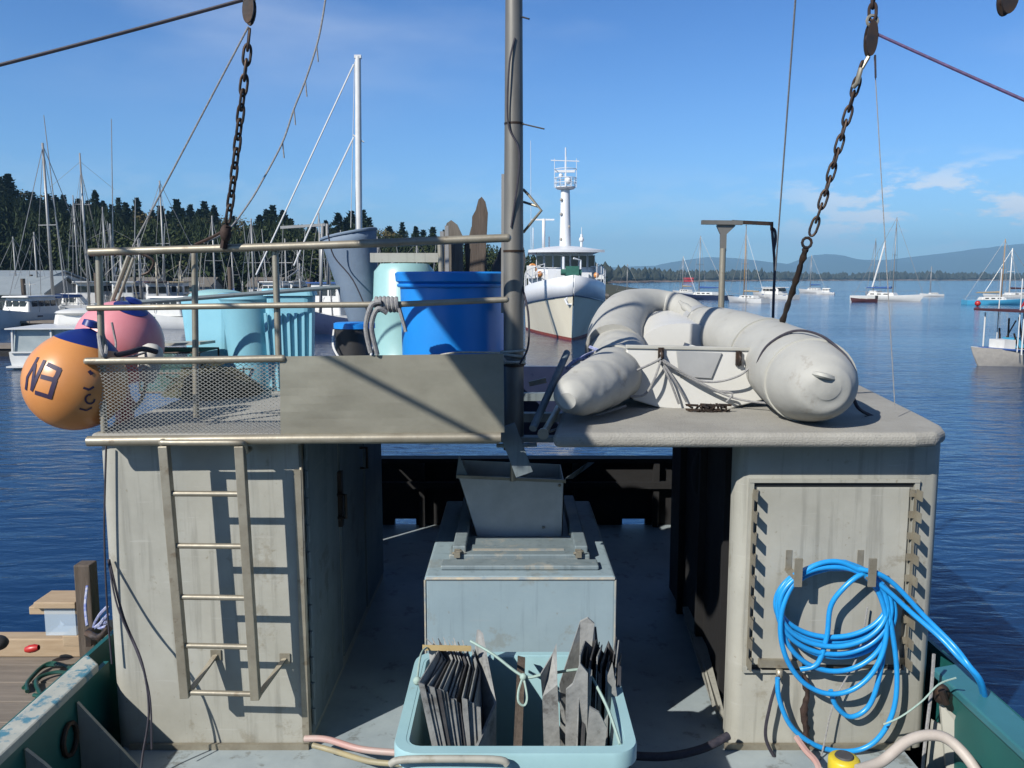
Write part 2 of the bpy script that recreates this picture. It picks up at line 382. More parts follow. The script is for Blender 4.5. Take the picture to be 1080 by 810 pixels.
M['clear'] = clear_cover('clear_acrylic')

# water
def water_mat():
    m, t, b = newmat('harbour_water'); n = t.nodes; l = t.links
    b.inputs['Base Color'].default_value = (.005, .024, .070, 1); b.inputs['Roughness'].default_value = .09
    b.inputs['IOR'].default_value = 1.333; b.inputs['Specular Tint'].default_value = (.66, .86, 1.0, 1)
    g = n.new('ShaderNodeNewGeometry')
    mp = n.new('ShaderNodeMapping'); mp.inputs['Scale'].default_value = (.55, 1.5, 1); mp.inputs['Rotation'].default_value = (0, 0, .22)
    l.new(g.outputs['Position'], mp.inputs[0])
    def nz(scale, det, src):
        a = n.new('ShaderNodeTexNoise'); a.inputs['Scale'].default_value = scale; a.inputs['Detail'].default_value = det
        a.inputs['Distortion'].default_value = .4; l.new(src, a.inputs['Vector']); return a.outputs[0]
    a = nz(2.6, 4, mp.outputs[0]); c = nz(.5, 3, mp.outputs[0])
    # cat's-paw patches: wind ruffles some areas more than others
    mp3 = n.new('ShaderNodeMapping'); mp3.inputs['Scale'].default_value = (.012, .05, 1); l.new(g.outputs['Position'], mp3.inputs[0])
    pz = nz(1, 3, mp3.outputs[0])
    pr = n.new('ShaderNodeMapRange'); pr.inputs[1].default_value = .38; pr.inputs[2].default_value = .62; pr.inputs[3].default_value = .30; pr.inputs[4].default_value = 1.0; l.new(pz, pr.inputs[0])
    ad = n.new('ShaderNodeMath'); ad.operation = 'MULTIPLY_ADD'; l.new(c, ad.inputs[0]); ad.inputs[1].default_value = 1.6; l.new(a, ad.inputs[2])
    mu = n.new('ShaderNodeMath'); mu.operation = 'MULTIPLY'; l.new(ad.outputs[0], mu.inputs[0]); l.new(pr.outputs[0], mu.inputs[1])
    bp = n.new('ShaderNodeBump'); bp.inputs['Distance'].default_value = .05; bp.inputs['Strength'].default_value = 1
    l.new(mu.outputs[0], bp.inputs['Height']); l.new(bp.outputs[0], b.inputs['Normal'])
    return m
M['water'] = water_mat()
def haze_mat():
    m = bpy.data.materials.new('haze_air'); m.use_nodes = True; t = m.node_tree; t.nodes.clear()
    o = t.nodes.new('ShaderNodeOutputMaterial'); v = t.nodes.new('ShaderNodeVolumePrincipled')
    v.inputs['Color'].default_value = (.34, .64, .92, 1); v.inputs['Density'].default_value = 1.8e-4; v.inputs['Anisotropy'].default_value = 0
    t.links.new(v.outputs[0], o.inputs['Volume']); return m
M['haze'] = haze_mat()
# ------------------------------------------------------------------ the setting
w = MB()
ys = [-60, -20, 0, 10, 30, 80, 200, 600, 1600, 4000, 9000]
w.add([(-9000, -60, 0), (9000, -60, 0), (9000, 9000, 0), (-9000, 9000, 0)], [(0, 1, 2, 3)])
tag(w.build('water', M['water'], origin=(0, 0, 0)), kind='structure')

def ridge(px):
    pts = [(-500, 262), (300, 279), (560, 283), (640, 282), (695, 280), (712, 276), (745, 271), (775, 272), (800, 275), (838, 279), (858, 272), (872, 267.5), (890, 269), (905, 274), (945, 274), (975, 270), (1010, 266), (1040, 262), (1080, 257), (1160, 250), (1400, 240), (2200, 250)]
    for (a, b), (c, d) in zip(pts, pts[1:]):
        if a <= px <= c: return b + (d - b) * (px - a) / (c - a)
    return 262
def mtn(u, v):
    px = -500 + 2700 * u; top = P(px, ridge(px), 6500)
    prof = math.sin(math.pi * min(1, v * 1.02)) ** .8
    y = 5200 + 3000 * v
    x = top.x * (y / 6500) ** .3
    h = top.z * prof * (.93 + .07 * noise.noise(Vector((x * .003, y * .003, 0))) * 2) if 0 < v < 1 else -1
    if .4 < v < .6: h = top.z * prof / math.sin(math.pi * v * 1.02) ** .8 * (1 + .02 * noise.noise(Vector((x * .01, 3, 0))))
    return Vector((x, y, h))
m = MB().grid(mtn, 260, 16); tag(m.build('mountains', M['mountain'], origin=(0, 0, 0)), kind='structure')

# far shore: beach strip, low land and the wood on it
def far_y(px):
    if px < 640: return 620
    t = min(1, (px - 640) / 260); return 620 + 900 * t
def shore(u, v):
    px = 250 + 1300 * u; d = far_y(px) + 420 * v
    x = (px - 540) / FPX * far_y(px) * (1 + v * .25)
    return Vector((x, d, [-.5, 1.6, 2.4, 3, 3][min(4, int(v * 4.01))] + .6 * noise.noise(Vector((x * .02, d * .02, 0)))))
m = MB().grid(shore, 160, 4, True); tag(m.build('far_shore', M['beach'], origin=(0, 0, 0)), kind='structure')
wd = MB(); r0 = random.Random(3)
def crown(mb, c, r, h, rr, n=7, k=3):
    """rough many-faced crown, a few faces, for woods that read as one mass"""
    vs = []; fs = []; prof = [(.55, 0), (1, .22), (.8, .55), (.42, .8), (.05, 1)]
    for a, z in prof:
        for i in range(n):
            an = 6.283 * (i + rr.random() * .5) / n; q = r * a * rr.uniform(.7, 1.2)
            vs.append((c[0] + q * math.cos(an), c[1] + q * math.sin(an), c[2] + h * z * rr.uniform(.93, 1.05)))
    for j in range(len(prof) - 1):
        for i in range(n): fs.append((j * n + i, j * n + (i + 1) % n, (j + 1) * n + (i + 1) % n, (j + 1) * n + i))
    mb.add(vs, fs)
for i in range(2600):
    px = r0.uniform(430, 1500); v = r0.random() ** .8 * .8; y0 = far_y(px); d = y0 + 25 + 300 * v
    x = (px - 540) / FPX * y0 * (1 + (d - y0) / 420 * .25)
    hh = r0.uniform(8, 15) * (1 + .35 * noise.noise(Vector((x * .012, 5, 0)))) * (1 if px > 700 else .95)
    crown(wd, (x, d, 1.5), hh * r0.uniform(.25, .6), hh, r0, 6)
tag(wd.build('far_wood', M['forest'], origin=(0, 0, 0)), 'low dark wood along the far shore of the bay under blue mountains', 'woodland', kind='stuff')

# near hill behind the marina
def hill_h(x, y):
    t = max(0, min(1, (y - 128) / 60)); s = max(0, min(1, (-x - 20) / 120))
    return t * (2.5 + 11 * s + 2 * noise.noise(Vector((x * .03, y * .03, 0)))) - .3
def hillf(u, v):
    x = -330 + 372 * u; y = 128 + 190 * v; k = max(0, min(1, (42 - x) / 25))
    return Vector((x, y, hill_h(x, y) * k - (1 - k) * .5))
m = MB().grid(hillf, 70, 30); tag(m.build('hillside', M['hill'], origin=(0, 0, 0)), kind='structure')

# trees
def conifer_meshes(h, seed, mat, lean=0):
    r = random.Random(seed); cr = MB(); base = h * r.uniform(.08, .22); lv = 26
    rad = h * r.uniform(.17, .24)
    for k in range(lv):
        t = k / (lv - 1); z = base + (h - base) * t
        rr = rad * ((1 - t) ** .75) * r.uniform(.75, 1.15) + .12
        nb = 12 if t < .7 else 8
        a0 = r.random() * 6
        for i in range(nb):
            if r.random() < .13: continue
            a = a0 + 6.283 * i / nb + r.uniform(-.25, .25); q = rr * r.uniform(.5, 1.3); dr = q * r.uniform(.15, .5)
            d = Vector((math.cos(a), math.sin(a), 0)); s = Vector((-d.y, d.x, 0)); wz = q * r.uniform(.16, .3); th = h * .016
            p0 = Vector((0, 0, z)); tip = p0 + d * q - Vector((0, 0, dr)); mid = p0 + d * q * .5 + Vector((0, 0, th * .3 - dr * .35))
            cr.add([p0 + Vector((0, 0, th)), mid + s * wz + Vector((0, 0, -th * .8)), tip, mid - s * wz + Vector((0, 0, -th * .9)), mid + Vector((0, 0, th)), p0 - Vector((0, 0, th))],
                   [(0, 1, 4), (0, 4, 3), (4, 1, 2), (4, 2, 3), (5, 2, 1), (5, 3, 2)])
            for q2 in range(7):
                f = r.uniform(.35, .95); c = p0.lerp(tip, f) + s * r.uniform(-wz, wz) * 1.5; e = h * r.uniform(.01, .022)
                cr.add([c + Vector((r.uniform(-e, e), r.uniform(-e, e), r.uniform(0, e * 1.5))) + d * e * 1.2, c - s * e * 1.5 - Vector((0, 0, e)), c + s * e * 1.5 - Vector((0, 0, e * r.random()))], [(0, 1, 2)])
    cr.add([(.05 * h * .2, 0, h * .93), (-.01 * h, .01 * h, h * .93), (0, -.01 * h, h * .93), (0, 0, h * 1.02)], [(0, 1, 3), (1, 2, 3), (2, 0, 3)])
    tr = MB().tube([(0, 0, -.5), (0, 0, h * .5), (0, 0, h * .97)], [h * .02, h * .012, .02], 6)
    return tr, cr
def broad_meshes(h, seed, mat):
    r = random.Random(seed); cr = MB(); tr = MB()
    cs = []
    tr.tube([(0, 0, -.5), (.1, 0, h * .3), (.2, .1, h * .55)], [h * .03, h * .022, h * .012], 7)
    for i in range(11):
        a = r.random() * 6.28; q = h * r.uniform(.05, .3); z = h * r.uniform(.38, .84)
        c = Vector((math.cos(a) * q, math.sin(a) * q, z)); cs.append((c, h * r.uniform(.11, .19)))
        tr.tube([(.1, 0, h * .3), c * .6 + Vector((0, 0, h * .15)), c], [h * .012, h * .008, .02], 5)
    for c, s in cs:
        for k in range(260):
            v = Vector((r.gauss(0, 1), r.gauss(0, 1), r.gauss(0, 1))).normalized() * s * r.uniform(.5, 1.12)
            v.z *= .8; p = c + v; e = h * r.uniform(.008, .018)
            a = Vector((r.gauss(0, 1), r.gauss(0, 1), r.gauss(0, 1))).normalized(); b = a.orthogonal().normalized()
            cr.add([p + a * e, p + b * e, p - a * e, p - b * e], [(0, 1, 2, 3)])
    return tr, cr
TREES = []
def tree_proto(kind, seed, mat, nm, label):
    root = thing(nm, (0, 0, 0), label, 'tree')
    tr, cr = (conifer_meshes if kind == 'c' else broad_meshes)(15, seed, mat)
    tr.build('trunk', M['bark'], root); cr.build('crown', mat, root); return root
protos_c = [tree_proto('c', 11 + i, M['fir'] if i % 2 else M['fir2'], 'fir_tree', 'x') for i in range(5)]
protos_b = [tree_proto('b', 31, M['decid'], 'broadleaf_tree', 'x'), tree_proto('b', 35, M['decid2'], 'broadleaf_tree', 'x')]
CH = {}
for o in bpy.data.objects:
    if o.parent: CH.setdefault(o.parent.name, []).append(o)
def inst(proto, loc, rz, sc, used=set()):
    if proto.name not in used: used.add(proto.name); o = proto
    else:
        o = proto.copy(); COL.objects.link(o)
        for ch in CH[proto.name]:
            c = ch.copy(); COL.objects.link(c); c.parent = o
    o.location = loc; o.rotation_euler = (0, 0, rz); o.scale = sc; return o
def topline(px):
    pts = [(-120, 200), (-20, 195), (0, 190), (10, 186), (22, 186), (38, 198), (50, 206), (75, 206), (98, 209), (110, 203), (130, 214), (150, 214), (175, 222), (190, 214), (210, 216), (235, 216), (252, 224), (270, 230), (285, 218), (300, 219), (322, 230), (345, 234), (362, 224), (385, 223), (395, 232), (410, 240), (430, 236), (450, 240), (480, 244), (520, 254), (560, 262), (600, 264), (612, 266), (640, 275), (700, 284)]
    for (a, b), (c, d) in zip(pts, pts[1:]):
        if a <= px <= c: return b + (d - b) * (px - a) / (c - a)
    return 284
sky_trees = [(-14, 195), (-5, 190), (4, 189), (12, 187), (20, 184), (27, 188), (35, 196), (44, 203), (52, 209), (60, 205), (69, 208), (76, 206), (85, 213), (92, 210), (101, 212), (109, 201), (117, 212), (125, 216), (133, 209), (140, 214), (152, 209), (160, 219), (167, 222), (176, 218), (184, 223), (193, 211), (199, 220), (207, 216), (216, 221), (222, 213), (231, 217), (238, 220), (251, 228), (262, 232), (278, 227), (286, 221), (292, 217), (303, 222), (310, 231), (320, 233), (333, 236), (347, 233), (360, 225), (368, 230), (374, 223), (386, 222), (392, 230), (402, 235), (413, 239), (426, 235), (440, 239), (448, 243), (458, 240), (470, 243), (608, 267), (597, 271), (618, 274)]
kinds = ['b' if i in (5, 6, 12, 21, 31, 33, 39, 47) else 'c' for i in range(len(sky_trees))]
descr = ['tall dark fir', 'ragged fir', 'narrow fir', 'broad fir', 'short fir']
marks = [(20, 'above the grey boathouse'), (75, 'behind the tallest marina masts'), (120, 'left of the top rail corner'), (175, 'over the pink buoy'), (215, 'behind the second railing post'), (250, 'beside the rusty chain'), (300, 'right of the rusty chain'), (345, 'over the hanging grey chute'), (385, 'beside the tall white mast'), (430, 'above the pale aqua barrel'), (480, 'behind the upright boards'), (700, 'behind the white ship')]
cnt = {}
rt = random.Random(12)
for i, ((px, ty), kd) in enumerate(zip(sky_trees, kinds)):
    d = rt.uniform(178, 220); x = (px - 540) / FPX * d; b = hill_h(x, d); top = P(px, ty, d).z
    pr = rt.choice(protos_b if kd == 'b' else protos_c); s = (top - b) / 15.1
    k = max(.8, min(1.25, 1 / s ** .2)) * rt.uniform(1.0, 1.7)
    o = inst(pr, (x, d, b), rt.uniform(0, 6.28), (s * k, s * k, s))
    mk = [t for q, t in marks if px <= q][0]
    kn = ('leafy broadleaf tree' if kd == 'b' else ['dark fir tree', 'ragged fir tree', 'narrow fir tree'][i % 3])
    c = cnt[(mk)] = cnt.get(mk, 0) + 1
    o['label'] = '%s, %s from the left on the crest %s' % (kn, ['first', 'second', 'third', 'fourth', 'fifth', 'sixth', 'seventh', 'eighth', 'ninth'][c - 1], mk)
    o['category'] = 'tree'; o['group'] = 'trees on the hill crest behind the marina'
    o['group'] = 'trees on the hill crest behind the marina'
# the wood below and between them reads as one mass
wd = MB(); r1 = random.Random(5)
def fir_clump(mb, c, h, r):
    rad = h * r.uniform(.16, .27); lv = 13
    for k in range(lv):
        t = k / lv; z = h * (.12 + .86 * t); rr = rad * (1 - t) ** .8 * r.uniform(.8, 1.15); a0 = r.random() * 6
        for i in range(9):
            if r.random() < .15: continue
            a = a0 + .698 * i + r.uniform(-.3, .3); q = rr * r.uniform(.7, 1.25); d = Vector((math.cos(a), math.sin(a), 0)); s = Vector((-d.y, d.x, 0))
            p = Vector(c) + Vector((0, 0, z)); w_ = q * r.uniform(.18, .32)
            mb.add([p + Vector((0, 0, h * .05)), p + d * q * .8 + s * w_, p + d * q * 1.05 - Vector((0, 0, h * .05)), p + d * q * .8 - s * w_], [(0, 1, 2), (0, 2, 3)])
def leaf_clump(mb, c, h, r):
    for j in range(5):
        cc = Vector(c) + Vector((r.uniform(-.25, .25) * h, r.uniform(-.2, .2) * h, r.uniform(.3, .8) * h)); s = h * r.uniform(.16, .24)
        for k in range(110):
            v = Vector((r.gauss(0, 1), r.gauss(0, 1), r.gauss(0, 1))).normalized() * s * r.uniform(.7, 1.1); p = cc + v; e = h * r.uniform(.015, .03)
            a = Vector((r.gauss(0, 1), r.gauss(0, 1), r.gauss(0, 1))).normalized(); b = a.orthogonal().normalized()
            mb.add([p + a * e, p + b * e, p - a * e, p - b * e], [(0, 1, 2, 3)])
wl = MB()
for i in range(900):
    px = r1.uniform(-110, 640); d = r1.uniform(134, 235); x = (px - 540) / FPX * d; b = hill_h(x, d)
    top = P(px, topline(px) + r1.uniform(1, 17), d).z
    hh = min(top - b, r1.uniform(8, 19))
    if hh < 2.2: continue
    if px > 590 and d < 190: continue
    if r1.random() < .72: fir_clump(wd, (x, d, b - .3), hh, r1)
    else: leaf_clump(wl, (x, d, b - .3), min(hh, 11), r1)
tag(wd.build('hillside_wood', M['fir'], origin=(0, 0, 0)), 'dense dark evergreen wood covering the hill behind the marina', 'woodland', kind='stuff')
tag(wl.build('hillside_thicket', M['decid'], origin=(0, 0, 0)), 'lighter green leafy thickets growing among the evergreens on the hill', 'thicket', kind='stuff')

# haze
hz = MB().bb(-11000, 11000, -120, 9500, -1.2, 420)
tag(hz.build('haze', M['haze']), 'pale blue sea air over the whole bay', 'haze', kind='stuff')
# ------------------------------------------------------------------ the workboat we stand on
FL = .65; RT = 2.57
boat = thing('work_boat', (0, 5, FL), 'grey aluminium workboat with two cabins, flat roofs and a hatch trunk amidships', 'boat')
def bp(mb, name, mat, parent=None, **k): return mb.build(name, mat, parent or boat, **k)
# deck
dk = MB(); dk.bb(-2.3, 2.3, 2.4, 9.15, FL - .08, FL); bp(dk, 'deck', M['deck'])
hl = MB()
for sx in (-1, 1):
    hl.prism([(sx * 2.30, 2.4, .0 - .4), (sx * 2.62, 2.4, FL + .5), (sx * 2.62, 2.4, FL + .0)], (0, .02, 0)) if 0 else None
hl.grid(lambda u, v: Vector(((-1 if v < .5 else 1) * (2.46 + .0 * u), 2.4 + 6.8 * u, -.5 if v in (0, 1) else -.5)), 1, 1)
hl = MB(); hl.bb(-2.60, -2.57, 2.2, 9.25, -.5, FL + .48); hl.bb(2.63, 2.66, 2.2, 9.25, -.5, FL + .48); hl.bb(-2.5, 2.5, 9.19, 9.25, -.5, FL - .04)
bp(hl, 'hull', M['greenpeel'])
# transom with scuppers
tr = MB()
tr.bb(-2.5, 2.5, 9.12, 9.19, FL + .07, FL + .72)
for a, b in ((-2.5, -1.32), (-1.08, 1.24), (1.5, 2.5)): tr.bb(a, b, 9.12, 9.19, FL - .05, FL + .07)
tr.bb(-2.5, 2.5, 9.06, 9.24, FL + .72, FL + .77)
for x in (-1.9, -1.0, -.2, .7, 1.6): tr.bb(x - .03, x + .03, 9.02, 9.12, FL, FL + .72)
tr.bb(-2.5, 2.5, 8.98, 9.05, FL + .45, FL + .52)
bp(tr, 'transom', M['dark_hull'])

# left bulwark: cap, inner side, knee
b_ = MB(); b_.prism([(-2.42, 2.3, FL + .455), (-2.57, 2.3, FL + .455), (-2.57, 4.80, FL + .455), (-2.43, 4.66, FL + .455)], (0, 0, .05)); bp(b_, 'bulwark_cap', M['cap'], bevel=.012)
b_ = MB(); b_.prism([(-2.44, 2.3, FL), (-2.44, 2.3, FL + .453), (-2.44, 4.8, FL + .453), (-2.44, 4.8, FL)], (-.03, 0, 0)); bp(b_, 'bulwark_side', M['greenpeel'])
b_ = MB(); b_.prism([(-2.02, 3.9, FL), (-2.43, 3.9, FL), (-2.43, 3.9, FL + .42), (-2.34, 3.9, FL + .34)], (0, .02, 0)); b_.prism([(-2.1, 4.4, FL), (-2.43, 4.4, FL), (-2.43, 4.4, FL + .4)], (0, .02, 0)); bp(b_, 'bulwark_knee', M['alu'])
# pipe opening ring in the left bulwark
b_ = MB(); c0 = Vector((-2.425, 4.3, FL + .24)); b_.tube([c0 + Vector((.0, .07 * math.cos(a), .09 * math.sin(a))) for a in [i * .5236 for i in range(12)]], .014, 8, True); bp(b_, 'fairlead_ring', M['iron'])
# right bulwark
b_ = MB(); b_.prism([(2.45, 4.62, FL + .45), (2.64, 4.68, FL + .45), (2.60, 2.3, FL + .45), (2.46, 2.3, FL + .45)], (0, 0, .05)); bp(b_, 'bulwark_cap', M['capr'], bevel=.01)
b_ = MB(); b_.prism([(2.48, 4.6, FL), (2.48, 4.6, FL + .448), (2.48, 2.3, FL + .448), (2.48, 2.3, FL)], (.03, 0, 0)); bp(b_, 'bulwark_side', M['greenpeel'])
b_ = MB(); b_.prism([P(992, 742, 4.46), P(998, 810, 4.40), P(1062, 830, 4.2), P(1052, 790, 4.22)], (0, .02, 0)); b_.prism([P(984, 760, 4.5), P(978, 815, 4.44), P(1012, 815, 4.4), P(1004, 770, 4.46)], (0, .02, 0)); bp(b_, 'bulwark_knee', M['alu'])
b_ = MB(); b_.ball(P(993, 732, 4.42), .045, 12, 8, sc=(1, 1, 1.3)); b_.tube([P(993, 728, 4.36), P(998, 742, 4.36)], .02, 8); bp(b_, 'cleat', M['iron'])

# ---- left cabin
FY = 4.62
lc = MB()
# front sheet with rounded left corner, inner side wall, outer side, back
xl, xr = -2.35, -1.195
outline = [(xl, 7.5), (xl, FY + .10)] + [(xl + .1 - .1 * math.cos(a), FY + .1 - .1 * math.sin(a)) for a in (.3, .7, 1.1, 1.4)] + [(xl + .12, FY), (xr, FY), (xr, 7.45), (xl, 7.5)]
for (x0, y0), (x1, y1) in zip(outline, outline[1:]):
    lc.add([(x0, y0, FL), (x1, y1, FL), (x1, y1, RT - .06), (x0, y0, RT - .06)], [(0, 1, 2, 3)], True)
bp(lc, 'left_cabin_wall' if 0 else 'cabin_wall', M['alu'], solid=0)
# inner side panels (doors) and corner flange
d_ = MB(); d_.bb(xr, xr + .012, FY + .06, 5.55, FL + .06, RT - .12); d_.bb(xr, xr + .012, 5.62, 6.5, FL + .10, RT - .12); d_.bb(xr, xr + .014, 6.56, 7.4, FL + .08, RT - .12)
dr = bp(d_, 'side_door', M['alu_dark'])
d_ = MB()
for y, z in ((5.5, 1.95), (6.35, 2.1)): d_.tube([(xr + .015, y, z), (xr + .07, y, z), (xr + .07, y, z - .16), (xr + .015, y, z - .16)], .012, 6)
d_.bb(xr + .012, xr + .04, 5.52, 5.58, 1.72, 2.1); bp(d_, 'latch', M['iron'], dr)
d_ = MB()
for z in [FL + .12 + .16 * i for i in range(11)]: d_.tube([(xr + .018, FY + .05, z), (xr + .018, FY + .05, z + .1)], .012, 6)
bp(d_, 'hinge', M['alu_dark'], dr)
d_ = MB(); d_.bb(xr - .035, xr + .004, FY - .018, FY - .003, FL + .04, RT - .24); d_.tube([(xr + .004, FY - .004, FL + .02), (xr + .004, FY - .004, RT - .1)], .012, 6); bp(d_, 'corner_flange', M['pipe'])
# weld bead and base angle
d_ = MB(); d_.bb(xl + .1, xr, FY - .025, FY - .003, FL, FL + .035); d_.bb(1.25, 2.34, FY - .025, FY - .003, FL, FL + .035); bp(d_, 'base_angle', M['pipe'])

# unseen foredeck under the lookout and wheelhouse block, both added to cut sky fill
d_ = MB(); d_.bb(-1.85, 2.5, -2.4, -.55, 1.8, 5.0); sky_blocker = bp(d_, 'wheelhouse', M['alu_dark'])  # invented block with windows, out of view; shuts out sky light behind the camera
for x in (-1.5, -.5, .5, 1.5):
    d_ = MB(); d_.bb(x - .38, x + .38, -.55, -.53, 3.1, 3.8); bp(d_, 'blocker_window', M['glass'], sky_blocker)
d_ = MB(); d_.bb(-2.5, 2.5, -2.5, 1.35, FL - .6, 1.8); bp(d_, 'foredeck', M['alu'])
# ---- ladder
ld = thing('ladder', P(220, 735, 4.42), 'pale aluminium pipe ladder fixed to the front of the left cabin', 'ladder')
YA = 4.40
la0, la1 = P(173, 470, YA), P(196, 735, YA); rb0, rb1 = P(253, 470, YA), P(270, 737, YA)
for a, b in ((la0, la1), (rb0, rb1)):
    m = MB(); m.bar(a, b, .050, .05, up=(0, 1, 0)); m.build('stile', M['pipe'], ld, bevel=.004)
for y in (519, 573, 627, 679, 730):
    t = (y - 470) / 265; m = MB(); m.tube([la0.lerp(la1, t) - Vector((0, .0, 0)), rb0.lerp(rb1, t)], .0155, 10); m.build('rung', M['pipe'], ld)
m = MB(); m.tube(spline([la0 + Vector((0, .16, .0)), la0 + Vector((-.01, .0, .02)), la0 + Vector((.05, -.02, .02)), rb0 + Vector((-.04, -.02, .02)), rb0 + Vector((.02, 0, .01)), rb0 + Vector((.01, .06, -.04)), rb0 + Vector((.0, .16, -.05))], 6), .017, 10); m.build('top_rail', M['pipe'], ld)
for p in (P(210, 718, YA), P(286, 722, YA)):
    q = Vector((p.x + .02, FY - .005, p.z + .05)); m = MB(); m.bar(la1 if p.x < -1.5 else rb1, q, .03, .012); m.box(q, (.06, .008, .06)); m.build('stand_off_bracket', M['pipe'], ld)

# ---- right cabin
rx0, rx1 = 1.285, 2.44
rc = MB()
ol = [(1.44, 7.3), (1.44, FY + .30), (rx0, FY + .16), (rx0, FY + .05), (rx0 + .03, FY + .012), (rx0 + .06, FY), (rx1 - .06, FY), (rx1 - .03, FY + .012), (rx1, FY + .05), (rx1 + .25, 7.3), (1.44, 7.3)]
for (x0, y0), (x1, y1) in zip(ol, ol[1:]): rc.add([(x0, y0, FL), (x1, y1, FL), (x1, y1, RT - .03), (x0, y0, RT - .03)], [(0, 1, 2, 3)], True)
bp(rc, 'cabin_wall', M['alu'])
# front access hatch on it: frame lip, panel, lug strips
ht = MB(); y0 = FY - .012
A, B, C_, D_ = P(793, 508, FY), P(968, 508, FY), P(958, 700, FY), P(790, 705, FY)
x0_, x1_, z1_, z0_ = 1.36, 2.28, A.z, D_.z
ht.bb(x0_ + .03, x1_ - .03, FY - .016, FY - .003, z0_ + .03, z1_ - .03); hp = bp(ht, 'access_hatch', M['alu'], bevel=.004)
f_ = MB(); f_.bb(x0_ - .02, x0_ + .006, FY - .024, FY - .003, z0_, z1_); f_.bb(x1_ - .006, x1_ + .02, FY - .024, FY - .003, z0_, z1_)
f_.bb(x0_ - .02, x1_ + .02, FY - .028, FY - .003, z1_, z1_ + .018); f_.bb(x0_ - .02, x1_ + .02, FY - .024, FY - .003, z0_ - .016, z0_)
bp(f_, 'hatch_frame', M['alu'], hp)
f_ = MB(); f_.bb(x0_ + .008, x1_ - .008, FY - .006, FY - .003, z0_ + .002, z0_ + .026); f_.bb(x0_ + .008, x1_ - .008, FY - .006, FY - .003, z1_ - .026, z1_ - .002); bp(f_, 'hatch_gasket', M['black'], hp)
for sx, xx in ((0, x0_ + .0), (1, x1_ - .004)):
    f_ = MB(); n_ = 9; span = (z1_ - z0_ - .12)
    f_.bb(xx - .003, xx + .003, FY - .045, FY - .02, z0_ + .03, z1_ - .06)
    for i in range(n_):
        z = z0_ + .06 + span * i / (n_ - 1); f_.bb(xx - .0035, xx + .0035, FY - .11, FY - .044, z - .028, z + .028)
        f_.bb(xx - .03 * (1 if sx else 0), xx + .03 * (0 if sx else 1), FY - .03, FY - .024, z - .02, z + .02)
    bp(f_, 'lug_strip', M['pipe'], hp)
# corroded patch pipe under the hatch
f_ = MB(); f_.tube(spline([P(848, 712, FY - .05), P(851, 730, FY - .05), P(848, 752, FY - .05), P(850, 772, FY - .05), P(846, 790, FY - .05)], 5), [.014 + .010 * ((i * 7) % 5) / 5 for i in range(21)], 8, nzamp=.012, nzs=20); bp(f_, 'corroded_drain', M['rust'])
f_ = MB(); f_.bar(P(800, 699, FY - .03), P(845, 700, FY - .03), .03, .045); f_.tube([P(822, 706, FY - .06), P(822, 716, FY - .06)], .02, 8); bp(f_, 'drain_flange', M['pipe'])
# inner dark lining visible at the far end between the cabins
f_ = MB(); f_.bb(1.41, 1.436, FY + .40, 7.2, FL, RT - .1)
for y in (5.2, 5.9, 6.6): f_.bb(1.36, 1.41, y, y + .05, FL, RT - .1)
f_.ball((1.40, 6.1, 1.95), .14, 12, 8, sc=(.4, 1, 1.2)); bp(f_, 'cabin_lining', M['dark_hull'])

# ---- roofs
def roof(outline, z0, z1, name, mat, bev, rim=None):
    m = MB(); n = len(outline)
    m.prism([(x, y, z0) for x, y in outline], (0, 0, z1 - z0)); return bp(m, name, mat, bevel=bev, seg=4)
rr_ = [(.22, 4.40), (2.17, 4.40), (2.30, 4.43), (2.39, 4.53), (2.44, 4.66), (2.50, 5.0), (2.76, 6.65), (2.90, 8.7), (.72, 8.7)]
roof([(x, y) for x, y in rr_], RT - .075, RT + .008, 'roof', M['nonskid'], .035)
ll = [(-2.29, 4.46), (-.06, 4.46), (-.16, 8.7), (-2.42, 8.7)]
roof(ll, RT - .065, RT - .005, 'roof', M['nonskid'], .02)
m = MB(); m.tube([(-2.30, 4.45, RT - .045), (-1.2, 4.45, RT - .032), (-.06, 4.45, RT - .024)], .028, 12); bp(m, 'roof_edge_pipe', M['pipe'])
# beams under the roofs and across the gap (so the deck below lies in shade)
m = MB()
for y in (5.6, 6.6): m.bb(-1.16, 1.25, y, y + .08, RT - .14, RT - .08)
m.bb(-.3, .5, 4.74, 4.82, RT - .11, RT - .08)
bp(m, 'roof_beam', M['alu_dark'])

# ---- left roof kick panels and rail
YR = 4.47
m = MB(); pl = [P(295, 376, YR), P(531, 373, YR), P(532, 456, YR), P(296, 459, YR)]
def plate(u, v):
    p = pl[0].lerp(pl[1], u).lerp(pl[3].lerp(pl[2], u), v); p.y += .006 * noise.noise(Vector((u * 5, v * 3, 0))); return p
m.grid(plate, 24, 10, False); bp(m, 'kick_plate', M['alu_plate'], solid=.005)
m = MB(); ml = [P(101, 381, YR), P(294, 378, YR), P(295, 457, YR), P(106, 456, YR)]
def mp_(u, v): return ml[0].lerp(ml[1], u).lerp(ml[3].lerp(ml[2], u), v)
nu, nv = 62, 40
def seg(u0, v0, u1, v1):
    a, b = mp_(u0, v0), mp_(u1, v1); m.bar(a, b, .0026, .0016, up=(0, 1, 0))
for i in range(nu):
    for j in range(nv):
        if (i + j) % 2 == 0:
            u0, v0, u1, v1 = i / nu, j / nv, (i + 1) / nu, (j + 1) / nv; seg(u0, v0, u1, v1)
        else: seg(i / nu, (j + 1) / nv, (i + 1) / nu, j / nv)
bp(m, 'mesh_panel', M['mesh'])
m = MB()
def rail(px, r=.019, n=10): m.tube([P(x, y, d) for x, y, d in px], r, n); m.ball(P(*px[0]), r, n, 6); m.ball(P(*px[-1]), r, n, 6)
rail([(92, 381, 4.43), (200, 380, 4.45), (298, 378, 4.47)], .020)
